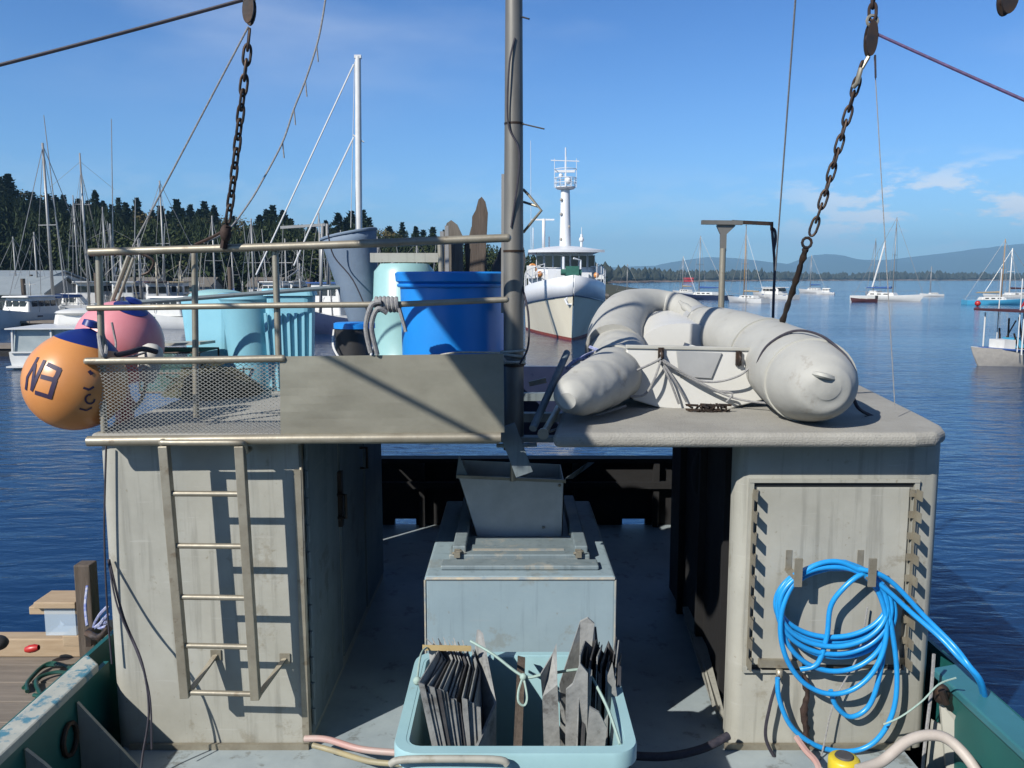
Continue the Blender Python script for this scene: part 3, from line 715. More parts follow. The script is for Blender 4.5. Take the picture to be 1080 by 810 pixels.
bp(m, 'toe_rail', M['pipe'])
m = MB(); rail([(96, 266, 4.47), (300, 260, 4.47), (420, 256, 4.47)], .0215); rail([(380, 257, 4.47), (535, 251, 4.48)], .0225); bp(m, 'top_rail', M['pipe'])
m = MB(); rail([(94, 325, 4.47), (300, 322, 4.47), (420, 321, 4.47), (534, 316, 4.48)], .0165); bp(m, 'mid_rail', M['pipe'])
for (x0, y0, x1, y1, d) in ((104, 266, 110, 456, 4.50), (205, 262, 207, 440, 4.7), (290, 260, 294, 380, 4.50), (464, 256, 468, 350, 5.5)):
    m = MB(); m.tube([P(x0, y0, d), P(x1, y1, d)], .018, 10); bp(m, 'rail_post', M['pipe'])

m = MB(); m.bb(-2.42, 2.8, 8.66, 8.70, 1.74, RT - .08); bp(m, 'aft_light_block', M['navyhull'])  # added wall closing the stern so less sky light reaches the alley
m = MB(); m.bb(-2.42, -2.39, 7.5, 8.66, FL, RT - .08); bp(m, 'side_light_block', M['alu_dark'])  # side walls added with it to keep light out from both flanks
m = MB(); m.bb(2.66, 2.69, 7.3, 8.66, FL, RT - .08); bp(m, 'side_light_block', M['alu_dark'])
# ---- hatch trunk between the cabins
hb = MB(); TX0, TX1, TY0, TY1, TZ = -.505, .60, 4.62, 6.28, 1.70
hb.bb(TX0, TX1, TY0, TY1, FL, TZ); trunk = bp(hb, 'hatch_trunk', M['hatch'], bevel=.018, seg=3)
m = MB(); m.tube([(TX0 + .01, TY0 - .001, TZ - .012), (TX1 - .01, TY0 - .001, TZ - .012)], .009, 8); m.tube([(TX0 + .004, TY0 + .0, FL), (TX0 + .004, TY0 + .0, TZ - .02)], .006, 6); m.tube([(TX1 - .004, TY0, FL), (TX1 - .004, TY0, TZ - .02)], .006, 6); bp(m, 'chipped_edge', M['hatch_edge'], trunk)
m = MB(); m.bb(-.42, .51, 4.72, 4.84, TZ + .002, TZ + .03); m.bb(-.38, .47, 4.86, 5.06, TZ + .002, TZ + .05); m.bb(-.36, -.28, 4.9, 6.1, TZ + .002, TZ + .09); m.bb(.38, .46, 4.9, 6.1, TZ + .002, TZ + .09)
m.bb(-.36, .46, 5.02, 5.28, TZ + .002, TZ + .035); lid = bp(m, 'hatch_lid', M['lid'], trunk, bevel=.008)

for x, y in ((-.33, 4.87), (.40, 4.87), (-.33, 5.25), (.40, 5.25)):
    m = MB(); m.box((x, y, TZ + .055), (.035, .07, .035)); m.tube([(x - .03, y - .02, TZ + .06), (x + .03, y - .02, TZ + .075)], .008, 6); bp(m, 'lid_clamp', M['pipe'], lid)
m = MB(); m.bb(-.24, .32, 4.93, 4.965, TZ + .0505, TZ + .0535); m.bb(-.34, -.315, 5.0, 5.25, TZ + .0355, TZ + .039); bp(m, 'bare_strip', M['hatch_edge'], lid)
# ---- hopper chute on the lid
hp_ = thing('hopper_chute', (.05, 5.35, TZ + .002), 'dull metal hopper with sloping sides on top of the grey hatch trunk below the mast', 'hopper')
m = MB(); dd = 5.33
f = [P(483, 503, dd), P(595, 508, dd), P(593, 570, dd), P(504, 570, dd)]
m.prism(f, (0, .006, 0))
back_ = [p + Vector((0, .42, .02)) for p in f]
m.prism([f[0], back_[0], back_[3], f[3]], (.006, 0, 0)); m.prism([f[1], back_[1], back_[2], f[2]], (-.006, 0, 0)); m.prism(back_, (0, -.006, 0)); m.build('chute_body', M['hopper'], hp_)
m = MB(); m.bar(f[0] + Vector((-.01, -.004, .004)), f[1] + Vector((.01, -.004, .004)), .016, .02); m.build('rim', M['pipe'], hp_)
m = MB(); m.prism([P(481, 502, 5.34), P(484, 480, 5.34), P(494, 503, 5.34)], (0, .01, 0)); m.prism([P(596, 505, 5.35), P(604, 505, 5.5), P(627, 488, 5.8), P(620, 488, 5.8)], (0, .01, 0)); m.build('guide_plate', M['alu_dark'], hp_)
m = MB(); m.ball(P(573, 556, 5.32), .01, 8, 6); m.ball(P(590, 512, 5.32), .01, 8, 6); m.build('bolt', M['pipe'], hp_)

# ---- mast with its fittings
MX = 4.78
ms = thing('mast', (0, MX, RT - .15), 'tall grey galvanised pipe mast standing between the two roofs', 'mast')
m = MB(); m.tube([P(542, 474, MX + .02), P(542, 455, MX + .02), P(541.5, 300, MX), P(542, 100, MX), P(542, -60, MX - .02), P(542, -500, MX)], [.06, .058, .056, .050, .045, .04], 20, nzamp=.0025, nzs=6); m.build('pole', M['mast'], ms)
for y in (131, 265, 385):
    m = MB(); q = P(542, y, MX); m.lathe([(.06 if y > 200 else .053, -.006), (.062 if y > 200 else .055, .006)], q, 20); m.build('band', M['iron'], ms)
m = MB(); q = P(542, 131, MX); m.tube([q + Vector((.04, -.02, 0)), P(574, 136, MX - .1)], .0045, 6); m.tube([P(551, 18, MX - .03), P(558, 20, MX - .08)], .005, 6); m.build('cable_tie', M['black'], ms)
m = MB(); m.bar(P(531.5, 184, MX + .08), P(531, 330, MX + .08), .028, .05, up=(0, 1, 0)); m.build('support_strip', M['spar'], ms)
m = MB(); m.tube([P(552, 200, MX + .05), P(557, 205, MX), P(571, 222, MX - .05), P(552, 245, MX + .05)], .008, 8); m.tube([P(552, 213, MX + .05), P(568, 218, MX)], .007, 8); m.build('mast_step', M['pipe'], ms)
m = MB()
for i, (dz, tw) in enumerate(((0, .01), (.022, -.012), (.048, .006), (-.025, .015))):
    q = P(541, 379, MX); m.tube([q + Vector((.068 * math.cos(a), .068 * math.sin(a), dz + tw * math.sin(a + i))) for a in [k * .3927 for k in range(16)]], .008, 6, True)
m.tube(spline([P(527, 374, MX - .08), P(533, 381, MX - .09), P(520, 377, MX - .07)], 5), .007, 6); m.build('lashing', M['rope'], ms)
m = MB(); m.tube(spline([P(543, 40, MX - .06), P(537, 70, MX - .07), P(536, 130, MX - .06), P(548, 165, MX - .07), P(539, 240, MX - .06)], 8), .005, 6); m.tube(spline([P(550, 300, MX - .02), P(557, 330, MX - .05), P(557, 365, MX - .06), P(548, 384, MX - .06)], 6), .006, 6); m.build('cable', M['ropedark'], ms)
m = MB(); m.tube([P(541, 472, 5.28), P(541, 507, 5.3)], .019, 10); m.build('stub_pipe', M['pipe'], ms)
# struts and loose pipes right of the mast foot
m = MB(); m.bar(P(534, 449, 4.6), P(553, 500, 4.62), .10, .02, up=(0, 1, 0)); m.tube([P(524, 470, 4.64), P(566, 469, 4.6)], .012, 8)
tag(m.build('hanging_plate', M['alu_dark']), 'dark metal plate hanging at a slant in front of the mast foot', 'plate')
m = MB(); m.tube([P(562, 452, 4.62), P(598, 372, 5.3)], .022, 12); tag(m.build('strut_pipe', M['alu_dark']), 'dark blue-grey strut pipe leaning right of the mast foot', 'pipe')
m = MB(); m.tube([P(573, 458, 4.45), P(590, 428, 5.2)], .02, 12, caps=False); m.lathe([(.03, 0), (.03, .03), (.018, .032)], P(573, 458, 4.40), 12, Matrix.Rotation(R(-90), 3, 'X')); tag(m.build('open_pipe', M['pipe']), 'short open-ended pipe at the corner of the right roof', 'pipe')
m = MB(); m.bar(P(558, 405, 5.0), P(576, 401, 5.0), .03, .015, up=(0, 1, 0)); tag(m.build('small_bracket', M['pipe']), 'small pale metal bracket right of the mast under the roped band', 'bracket')
# ------------------------------------------------------------------ things on the left roof
g = MB(); CX, CY = P(478, 330, 5.05).x, 5.08
g.lathe([(.300, RT), (.312, RT + .35), (.318, RT + .76), (.322, RT + .80), (.345, RT + .815), (.35, RT + .86), (.335, RT + .87), (.31, RT + .865), (.295, RT + .05), (0, RT + .04)], (CX, CY, 0), 48)
tub = thing('blue_tub', (CX, CY, RT), 'big bright blue round plastic tub behind the metal kick plate beside the mast', 'tub')
g.build('tub_wall', M['bluetub'], tub)
g = MB(); g.tube([(CX + .327 * math.cos(a), CY + .327 * math.sin(a), RT + .79) for a in [i * .1309 for i in range(48)]], .012, 8, True); g.build('rim', M['bluetub'], tub)

def boxlathe(mb, c, w0, d0, w1, d1, h, rz=0, rad=.06, n=4, z0=0):
    """rounded rectangular taper from bottom to top"""
    def ring(w, d, z, r):
        pts = []
        for (sx, sy, a0) in ((1, 1, 0), (-1, 1, 90), (-1, -1, 180), (1, -1, 270)):
            for k in range(n + 1):
                a = R(a0 + 90 * k / n); pts.append(Vector((sx * (w / 2 - r) + r * math.cos(a), sy * (d / 2 - r) + r * math.sin(a), z)))
        return pts
    return ring
def taperbox(mb, c, w0, d0, w1, d1, h, rz=0, rad=.06, wall=0, z0=0, n=4):
    ring = boxlathe(mb, c, w0, d0, w1, d1, h, rz, rad, n)
    M_ = Matrix.Rotation(rz, 3, 'Z'); rings = [ring(w0, d0, z0, rad), ring(w1, d1, z0 + h, rad)]
    if wall: rings += [ring(w1 - 2 * wall, d1 - 2 * wall, z0 + h, max(rad - wall, .01)), ring(w0 - 2 * wall, d0 - 2 * wall, z0 + wall, max(rad - wall, .01))]
    vs = [M_ @ p + Vector(c) for rg in rings for p in rg]; k = len(rings[0]); fs = []
    for j in range(len(rings) - 1):
        for i in range(k): fs.append((j * k + i, j * k + (i + 1) % k, (j + 1) * k + (i + 1) % k, (j + 1) * k + i))
    fs.append(tuple(range(k))[::-1]); fs.append(tuple(range((len(rings) - 1) * k, len(rings) * k)))
    mb.add(vs, fs, False); return mb

# turquoise bins
b0 = P(268, 404, 6.3); b0.z = RT
bn = thing('turquoise_barrel', b0, 'tapered turquoise bin with a tangle of line shadowed on it, nearest of the turquoise containers', 'bin', 'turquoise bins on the left roof')
g = MB(); g.lathe([(.155, 0), (.215, .65), (.225, .67), (.235, .68), (.235, .72), (.20, .725), (.19, .66)], b0, 28, capt=True); g.build('bin_wall', M['turq'], bn)
b1 = P(308, 380, 6.35); b1.z = RT
bn = thing('ribbed_bin', b1, 'square turquoise bin with ribbed sides right of the tapered one', 'bin', 'turquoise bins on the left roof')
g = MB(); taperbox(g, b1, .30, .34, .36, .40, .70, R(10)); 
for k in range(7):
    x = -.14 + .047 * k; g.bar(b1 + Matrix.Rotation(R(10), 3, 'Z') @ Vector((x, -.18, .03)), b1 + Matrix.Rotation(R(10), 3, 'Z') @ Vector((x * 1.15, -.208, .58)), .02, .02, up=(0, 1, 0))
g.build('bin_wall', M['turq'], bn)
g = MB(); taperbox(g, b1, .39, .43, .37, .41, .05, R(10), .05, z0=.705); g.build('lid', M['turq'], bn)
b2 = P(232, 380, 6.7); b2.z = RT
bn = thing('lidded_bin', b2, 'turquoise bin with a bulging pale lid left of the tapered one', 'bin', 'turquoise bins on the left roof')
g = MB(); taperbox(g, b2, .34, .4, .42, .46, .68, R(-8)); g.build('bin_wall', M['turq'], bn)
g = MB(); g.ball(b2 + Vector((0, 0, .69)), .22, 20, 10, sc=(1, 1, .26)); g.build('lid', M['aqua'], bn)

# pale aqua barrel with grey cross pipe
b3 = P(428, 374, 6.0); b3.z = RT
bn = thing('aqua_barrel', b3, 'pale aqua ribbed barrel standing behind the blue tub', 'barrel')
g = MB(); g.lathe([(.21, 0), (.225, .05), (.23, .28), (.237, .295), (.23, .31), (.225, .66), (.235, .675), (.225, .69), (.215, .88), (.17, .935), (0, .94)], b3, 30); g.build('barrel_wall', M['aqua'], bn)
g = MB(); g.bb(b3.x - .24, b3.x + .26, 5.98, 6.05, RT + .945, RT + 1.01); tag(g.build('grey_cross_bar', M['alu']), 'flat grey bar lying across the top of the pale aqua barrel', 'bar')

# black bucket with blue lid
b4 = P(375, 392, 5.1); b4.z = RT
bn = thing('bucket', b4, 'black bucket with a bright blue lid and white bail on the left roof', 'bucket')
g = MB(); g.lathe([(.10, 0), (.118, .32), (.118, .53)], b4, 24); g.build('bucket_wall', M['black'], bn)
g = MB(); g.lathe([(.125, .53), (.125, .56), (.115, .565), (0, .567)], b4, 24); g.build('lid', M['bluetub'], bn)
g = MB(); g.tube(spline([b4 + Vector((-.12, -.03, .52)), b4 + Vector((-.10, -.14, .42)), b4 + Vector((-.02, -.18, .33)), b4 + Vector((.10, -.14, .32)), b4 + Vector((.12, -.03, .50))], 6), .007, 6); g.build('bail', M['white'], bn)

# hanging grey fabric chute
q = P(370, 260, 6.2)
ch = thing('fabric_chute', P(375, 345, 6.2), 'tapered blue-grey fabric chute hanging behind the left roof rail', 'chute')
def cf(u, v):
    a = 6.283 * u; c = P(367 + 18 * v, 247 + 98 * v, 6.2); r = .20 - .095 * v
    return c + Vector((math.cos(a) * r * (1 + .05 * math.sin(3 * a)), math.sin(a) * r * .7, .04 * math.cos(a) * (1 - v)))
g = MB(); g.grid(cf, 28, 12); g.build('chute_body', M['fibre'], ch, solid=.006)
g = MB(); g.tube([cf(i / 24, 0) for i in range(24)], .012, 8, True); g.build('hoop', M['fibre'], ch)
g = MB(); g.tube(spline([P(346, 246, 5.95), P(352, 270, 5.98), P(372, 295, 5.98), P(388, 330, 5.98)], 5), .005, 6); g.build('tie_line', M['ropedark'], ch)

# upright weathered boards right of the rail
bds = [(480, 232, 12, 282, 'wood', 6, 'pale-edged grey board with a splintered top, leftmost of the upright boards', 5.6, -4),
       (495, 207, 8, 284, 'woodbrown', 4, 'tallest brown board with a rounded worn top', 5.55, 8),
       (508, 236, 11, 284, 'wood', 0, 'grey board leaning just right of the tallest brown board', 5.65, -6),
       (514, 258, 9, 284, 'slatedark', 0, 'short dark board between the grey board and the slanted one', 5.6, 14),
       (524, 254, 9, 284, 'slatedark', 0, 'slanted dark board nearest the mast', 5.55, 20)]
for x, yt, wd_, yb, mt, nt_, lb, d, tilt in bds:
    a = P(x, yt, d); s = wd_ / 880 * d; top = a.z; n = 5
    g = MB(); r = random.Random(int(x)); z0 = RT + .01; pts = [Vector((a.x - s, d, z0)), Vector((a.x + s, d, z0)), Vector((a.x + s, d, top - .1)), Vector((a.x + s * .6, d, top - .03)), Vector((a.x + s * .1, d, top)), Vector((a.x - s * .3, d, top - .02)), Vector((a.x - s * .6, d, top - .09)), Vector((a.x - s, d, top - .13))]
    Mt = Matrix.Rotation(R(tilt * .4), 3, 'Y'); c = Vector((a.x, d, z0)); pts = [c + Mt @ (p - c) for p in pts]
    g.prism(pts, (0, .035, 0)); tag(g.build('upright_board', M[mt]), lb, 'board', 'upright boards behind the blue tub')
for x, y, h, lb in ((466, 244, .8, 'thin pale stake left of the grey upright boards'), (471, 238, .8, 'taller thin pale stake touching the grey upright boards')):
    g = MB(); a = P(x, y, 5.5); g.bb(a.x - .012, a.x + .012, 5.5, 5.53, RT, a.z); tag(g.build('stake', M['spar']), lb, 'stake')

# rope hitched round the mid rail
g = MB(); pts = []
c0, c1 = P(396, 321, 4.47), P(421, 321, 4.47)
for i in range(60):
    t = i / 59; a = t * 6.283 * 6; c = c0.lerp(c1, t); pts.append(c + Vector((0, .034 * math.cos(a), .034 * math.sin(a))))
g.tube(pts, .012, 6); g.tube(spline([P(421, 325, 4.43), P(424, 335, 4.43), P(428, 350, 4.43)], 5), .010, 6)
g.tube(spline([P(402, 318, 4.42), P(392, 322, 4.42), P(386, 345, 4.44), P(391, 372, 4.46)], 8), .014, 8); g.tube(spline([P(408, 330, 4.42), P(398, 326, 4.4), P(392, 345, 4.42), P(398, 374, 4.46)], 8), .013, 8)
tag(g.build('mooring_rope', M['ropegrey']), 'thick grey rope wound round the middle rail with two tails hanging beside the bucket', 'rope')
g = MB(); g.tube(spline([P(376, 376, 4.6), P(440, 378, 4.62), P(480, 372, 4.6), P(527, 372, 4.55)], 8), .006, 6); tag(g.build('white_line', M['rope']), 'thin white line lying along the top of the kick plate below the blue tub', 'rope')

# junk behind the mesh: netting, crab pot, small float
def heap(name, c, sx, sy, h, mat, lb, cat, seed):
    r = random.Random(seed); g = MB()
    def f(u, v):
        a = 6.283 * u; q = v; n_ = noise.noise(Vector((math.cos(a) * 2 + seed, math.sin(a) * 2, v * 3)))
        return Vector(c) + Vector((sx * q * math.cos(a) * (1 + .3 * n_), sy * q * math.sin(a) * (1 + .3 * n_), h * (1 - q ** 2) * (1 + .6 * n_)))
    g.grid(f, 30, 10)
    for i in range(70):
        a = r.random() * 6.28; q = r.random() ** .6 * .9; p = Vector(c) + Vector((sx * q * math.cos(a), sy * q * math.sin(a), h * (1 - q * q)))
        d = Vector((r.gauss(0, 1), r.gauss(0, 1), r.gauss(0, .5))) * .05; g.tube([p - d, p + Vector((0, 0, .02)), p + d], .006, 4)
    return tag(g.build(name, mat), lb, cat)
c = P(222, 386, 6.0); c.z = RT; heap('net_heap', c, .35, .3, .19, M['moss'], 'heap of dark mossy netting in front of the turquoise bins', 'net', 3)
c = P(345, 386, 5.9); c.z = RT; heap('net_heap', c, .22, .25, .12, M['moss'], 'low heap of dark netting left of the black bucket', 'net', 9)
cp = P(190, 385, 6.2); cp.z = RT
pot = thing('crab_pot', cp, 'green netted crab pot behind the mesh panel and pink buoy', 'crab pot')
g = MB()
for z in (0.01, .15, .30): g.tube([cp + Vector((.22 * a, .2 * b, z)) for a, b in ((-1, -1), (1, -1), (1, 1), (-1, 1))], .008, 6, True)
for a, b in ((-1, -1), (1, -1), (1, 1), (-1, 1)): g.tube([cp + Vector((.22 * a, .2 * b, 0)), cp + Vector((.22 * a, .2 * b, .3))], .008, 6)
g.build('frame', M['iron'], pot)
g = MB()
for i in range(22):
    t = i / 21
    for s in (-1, 1):
        a = cp + Vector((-.22 + .44 * t, -.2, .01)); b = cp + Vector((-.22 + .44 * min(1, max(0, t + s * .5)), -.2, .01 + .29 * min(1, (abs(min(1, max(0, t + s * .5)) - t)) / .5))); g.bar(a, b, .004, .004)
        a = a + Vector((0, 0, .29)); b = cp + Vector((-.22 + .44 * min(1, max(0, t + s * .5)), -.2, .30 - .29 * min(1, (abs(min(1, max(0, t + s * .5)) - t)) / .5))); g.bar(a, b, .004, .004)
    g.bar(cp + Vector((-.22 + .44 * t, -.2, .3)), cp + Vector((-.22 + .44 * t, .2, .3)), .004, .004)
g.build('netting', M['potmesh'], pot)
g = MB(); g.prism([cp + Vector((-.25, -.25, .34)), cp + Vector((.25, -.25, .36)), cp + Vector((.2, .2, .34)), cp + Vector((-.22, .2, .33))], (0, 0, .02)); tag(g.build('grey_lid_board', M['alu']), 'thin grey board lying on top of the green crab pot', 'board')
fc = P(158, 382, 5.0)
fl = thing('trap_float', fc - Vector((0, 0, .1)), 'white bullet-shaped float leaning behind the mesh panel', 'float')
Mr = Matrix.Rotation(R(12), 3, 'Y')
g = MB(); g.lathe([(0.0, -.13), (.04, -.12), (.062, -.04), (.072, .04), (.062, .085), (.03, .11), (0, .115)], fc, 20, Mr, capb=False); g.build('float_body', M['float'], fl)
g = MB(); g.tube(spline([fc + Vector((-.03, 0, -.13)), fc + Vector((-.08, 0, -.25)), P(120, 448, 4.9)], 6), .012, 6); g.build('float_line', M['rope'], fl)
g = MB(); g.tube(spline([P(118, 400, 4.9), P(128, 420, 5.0), P(133, 450, 4.9)], 5), [.05] * 11, 8, nzamp=.03, nzs=14); tag(g.build('red_net_roll', M['red']), 'crumpled faded red sack behind the left end of the mesh panel', 'sack')

# buoys on the left
BC = P(70, 400, 4.62); BR = 47 / 880 * 4.85
BC = P(80, 403, 4.62); BR = .268
buoy = thing('orange_buoy', BC - Vector((0, 0, BR)), 'large orange inflated buoy marked N3, hanging at the left corner of the mesh panel', 'buoy')
ax = (P(98, 338, 4.66) - BC).normalized()
qr = Vector((0, 0, 1)).rotation_difference(ax).to_matrix()
prof = []
for i in range(25):
    a = math.pi * i / 24; r_ = BR * math.sin(a); z = -BR * math.cos(a)
    if i > 12: z *= 1 + .16 * ((i - 12) / 12) ** 2
    prof.append((max(r_, .001), z))
bodyp = prof[:20]; capp = prof[19:]
g = MB(); g.lathe(bodyp, BC, 40, qr, capb=False); g.build('buoy_body', M['orange'], buoy)
g = MB(); g.lathe([(r_ * 1.006, z) for r_, z in capp] + [(.05, BR * 1.2), (.045, BR * 1.32), (0.001, BR * 1.34)], BC, 40, qr, capb=False); g.build('buoy_cap', M['navy'], buoy)
def on_sphere(px, py, c, r):
    o = Vector((0, 0, EYE)); d = (P(px, py, 4.6) - o).normalized(); oc = o - c; b = oc.dot(d); q = b * b - (oc.dot(oc) - r * r)
    if q < 0: return None
    return o + d * (-b - math.sqrt(q))
g = MB()
def stroke(pts, w, c=BC, r=BR + .0025):
    out_ = []
    for (x0, y0), (x1, y1) in zip(pts, pts[1:]):
        for k in range(6):
            p = on_sphere(x0 + (x1 - x0) * k / 6, y0 + (y1 - y0) * k / 6, c, r)
            if p is not None: out_.append(p)
    p = on_sphere(*pts[-1], c, r)
    if p is not None: out_.append(p)
    for a, b in zip(out_, out_[1:]):
        n = ((a + b) / 2 - c).normalized(); s = (b - a).cross(n).normalized() * w / 2; e = (b - a) * .12
        g.add([a - s - e, a + s - e, b + s + e, b - s + e], [(0, 1, 2, 3)])
for st in ([(27, 411), (28.5, 398), (40, 377)], [(37, 384), (35, 397), (33, 412)], [(33, 412), (39, 397), (47, 380)]): stroke(st, .020)
for st in ([(50, 384), (63, 390)], [(63, 389), (60, 396), (57, 401)], [(58, 401), (43, 397)], [(58, 401), (55, 410), (52, 420)], [(53, 419), (37, 414)]): stroke(st, .024)
stroke([(88, 409), (94, 411), (99, 408)], .012); stroke([(95 + 5 * math.cos(a * .7), 421 + 5 * math.sin(a * .7)) for a in range(0, 8)], .010); stroke([(84, 431), (91, 433), (97, 430)], .010); stroke([(94, 394), (97, 392)], .025)
g.build('lettering', M['ink'], buoy)
PC = P(124, 372, 5.3); PR = .285; PC = P(126, 362, 5.25); PR = .265
buoy2 = thing('pink_buoy', PC - Vector((0, 0, PR)), 'faded pink buoy with a blue top behind the rail post, next to the orange buoy', 'buoy')
ax = (P(140, 320, 5.2) - PC).normalized(); qr = Vector((0, 0, 1)).rotation_difference(ax).to_matrix()
g = MB(); g.lathe([(max(.001, PR * math.sin(math.pi * i / 24)), -PR * math.cos(math.pi * i / 24)) for i in range(22)], PC, 36, qr, capb=False); g.build('buoy_body', M['pink'], buoy2)
g = MB(); g.lathe([(max(.001, PR * 1.01 * math.sin(math.pi * i / 24)), -PR * 1.01 * math.cos(math.pi * i / 24)) for i in range(21, 25)] + [(.05, PR * 1.15), (.001, PR * 1.2)], PC, 36, qr, capb=False); g.build('buoy_cap', M['navy'], buoy2)
g = MB(); g.tube(spline([P(104, 352, 4.5), P(106, 366, 4.42), P(110, 376, 4.42), P(112, 366, 4.5), P(108, 350, 4.5)], 6), .010, 6); g.tube(spline([P(118, 340, 4.9), P(122, 360, 4.9), P(126, 378, 4.8), P(165, 368, 5)], 6), .007, 6)
tag(g.build('buoy_lanyard', M['ropegrey']), 'grey lanyard looped round the left corner post above the orange buoy', 'rope')
g = MB(); g.tube(spline([P(115, 376, 4.6), P(135, 372, 4.7), P(150, 368, 4.8), P(165, 371, 4.9)], 6), .016, 8); tag(g.build('dark_tether', M['ropedark']), 'dark tether lying between the orange buoy and the white float', 'rope')
g = MB(); g.tube([P(100, 322, 5.6), P(200, 315, 5.8), P(290, 308, 6.0), P(380, 301, 6.2)], .016, 8); tag(g.build('dark_boom', M['alu_dark']), 'thin dark spar lying behind the left rail above the turquoise bins', 'spar')
g = MB(); g.tube([P(118, 318, 5.4), P(136, 270, 5.4)], .015, 8); tag(g.build('leaning_rod', M['pipe']), 'thicker pale rod leaning behind the corner end of the top rail', 'rod')
g = MB(); g.tube([P(124, 318, 5.4), P(141, 272, 5.4)], .010, 8); tag(g.build('leaning_rod', M['pipe']), 'thinner pale rod leaning just right of the thicker one', 'rod')
g = MB(); g.tube(spline([P(150, 268, 5.0), P(162, 275, 5.0), P(158, 286, 5.0), P(150, 290, 5)], 5), .008, 6); tag(g.build('wire_hook', M['iron']), 'bent wire hook hanging from the top rail near the corner', 'hook')

# ------------------------------------------------------------------ dinghy on the right roof
dg = thing('dinghy', P(740, 430, 5.6) * 1, 'grey inflatable dinghy with a white hull, stern towards us, on the right roof', 'dinghy')
def sweep(pts, rads, nm, seed, flat=1.0, amp=.012, nzs=3.2, bands=()):
    c = spline(pts, 12); rs = [max(.01, v.x) for v in spline([(q, 0, 0) for q in rads], 12)]; g = MB()
    g.tube(c, rs, 44, nzamp=amp, nzs=nzs, seed=seed, flat=flat); o = g.build(nm, M['dinghy'], dg)
    for bi, wd2 in bands:
        k = int(bi * 12); g = MB(); g.tube([c[k - wd2]] + [c[q] for q in range(k - wd2 + 1, k + wd2)] + [c[k + wd2]], [rs[q] + .006 + amp * .6 for q in range(k - wd2, k + wd2 + 1)], 44, flat=flat, nzamp=amp * .4, nzs=nzs, seed=seed)
        g.build('seam_band', M['fin'] if wd2 == 1 else M['greypanel'], o)
    return o
sweep([P(873, 409, 4.42), P(871, 408, 4.45), P(866, 407, 4.53), P(859, 404, 4.68), P(850, 399, 4.88), P(834, 388, 5.2), P(810, 374, 5.65), P(784, 361, 6.05), P(756, 349, 6.5), P(738, 341, 6.8), P(722, 329, 7.05), P(702, 322, 7.2), P(680, 322, 7.15), P(660, 330, 6.95), P(650, 350, 6.6), P(648, 370, 6.2)],
      [.07, .135, .19, .238, .264, .268, .252, .23, .20, .145, .135, .13, .15, .19, .215, .22], 'tube', 1, .94, .006, 3.0, ((3.6, 1), (6.2, 1), (9.0, 2)))
sweep([P(598, 424, 4.55), P(602, 421, 4.60), P(609, 416, 4.70), P(620, 409, 4.88), P(636, 401, 5.12), P(649, 393, 5.45), P(655, 383, 5.8), P(652, 371, 6.2)],
      [.05, .095, .135, .168, .19, .195, .20, .205], 'tube', 9, .88, .014, 5.0, ((5.0, 1),))
g = MB()
tp = [P(x, y, 5.28) for x, y in ((662, 366), (806, 369), (816, 400), (812, 420), (770, 431), (735, 434), (695, 430), (668, 422), (654, 402))]
g.prism(tp, (0, .05, 0)); g.build('transom', M['gel'], dg, bevel=.008)
g = MB(); g.prism([P(713, 370, 5.277), P(761, 372, 5.277), P(750, 399, 5.277), P(716, 397, 5.277)], (0, -.012, 0)); g.build('motor_pad', M['greypanel'], dg, bevel=.003)
g = MB(); g.bar(P(660, 365.5, 5.29), P(808, 368.5, 5.29), .045, .022, up=(0, 0, 1)); g.build('transom_cap', M['fin'], dg, bevel=.004)
for x, y in ((697, 374), (779, 378)):
    g = MB(); c = P(x, y, 5.265); g.box(c, (.035, .02, .09)); g.tube([c + Vector((0, -.01, .04)), c + Vector((0, -.05, 0)), c + Vector((0, -.01, -.045))], .008, 6); g.build('lifting_eye', M['iron'], dg)
g = MB()
def hullf2(u, v):
    w = 1 - u * .45; xl_, xr_ = tp[0].x, tp[1].x; cx = (xl_ + xr_) / 2 - .12 * u; hw = (xr_ - xl_) / 2 * w * .98
    x = cx + hw * (2 * v - 1); dep = (1 - abs(2 * v - 1) ** 2.2)
    return Vector((x, 5.36 + .8 * u, RT + .03 + (1 - dep) * .28 + .05 * u ** 2))
g.grid(hullf2, 14, 16); g.build('hull', M['gel'], dg, solid=.012)
g = MB()
cb = P(714, 372, 6.5)
g.grid(lambda u, v: cb + Vector(((.33) * math.cos(math.pi * u) * (1 - .15 * v), -.2 + .7 * v, .24 * math.sin(math.pi * u) ** .7 + .07 * v)), 20, 8)
g.add([cb + Vector((.33 * math.cos(math.pi * i / 20), -.2, .24 * math.sin(math.pi * i / 20) ** .7)) for i in range(21)], [tuple(range(21))]); g.build('bow_locker', M['gel'], dg)
# strake fins on tube ends
g = MB(); g.tube(spline([P(834, 388, 4.78), P(848, 392, 4.56), P(868, 396, 4.40), P(890, 402, 4.52), P(900, 410, 4.66)], 6), .020, 6, flat=.8); g.build('strake', M['fin'], dg)
g = MB(); g.tube(spline([P(600, 424, 4.56), P(616, 421, 4.60), P(636, 410, 4.82), P(652, 398, 5.10)], 6), .018, 6, flat=.8); g.build('strake', M['fin'], dg)
g = MB(); g.tube(spline([P(783, 338, 6.0), P(810, 345, 5.7), P(838, 350, 5.35), P(858, 358, 5.2)], 6), [.028 + .01 * math.sin(i * 1.7) for i in range(19)], 8, nzamp=.01, nzs=12); g.build('handhold_patch', M['fin'], dg)
g = MB()
for bx, by, bd in ((756, 352, 6.24), (664, 360, 6.30)):
    c = P(bx, by, bd); g.lathe([(.035, -.01), (.035, .006), (.02, .014)], c, 16, Matrix.Rotation(R(60), 3, 'X'), capt=True)
g.build('valve', M['black'], dg)
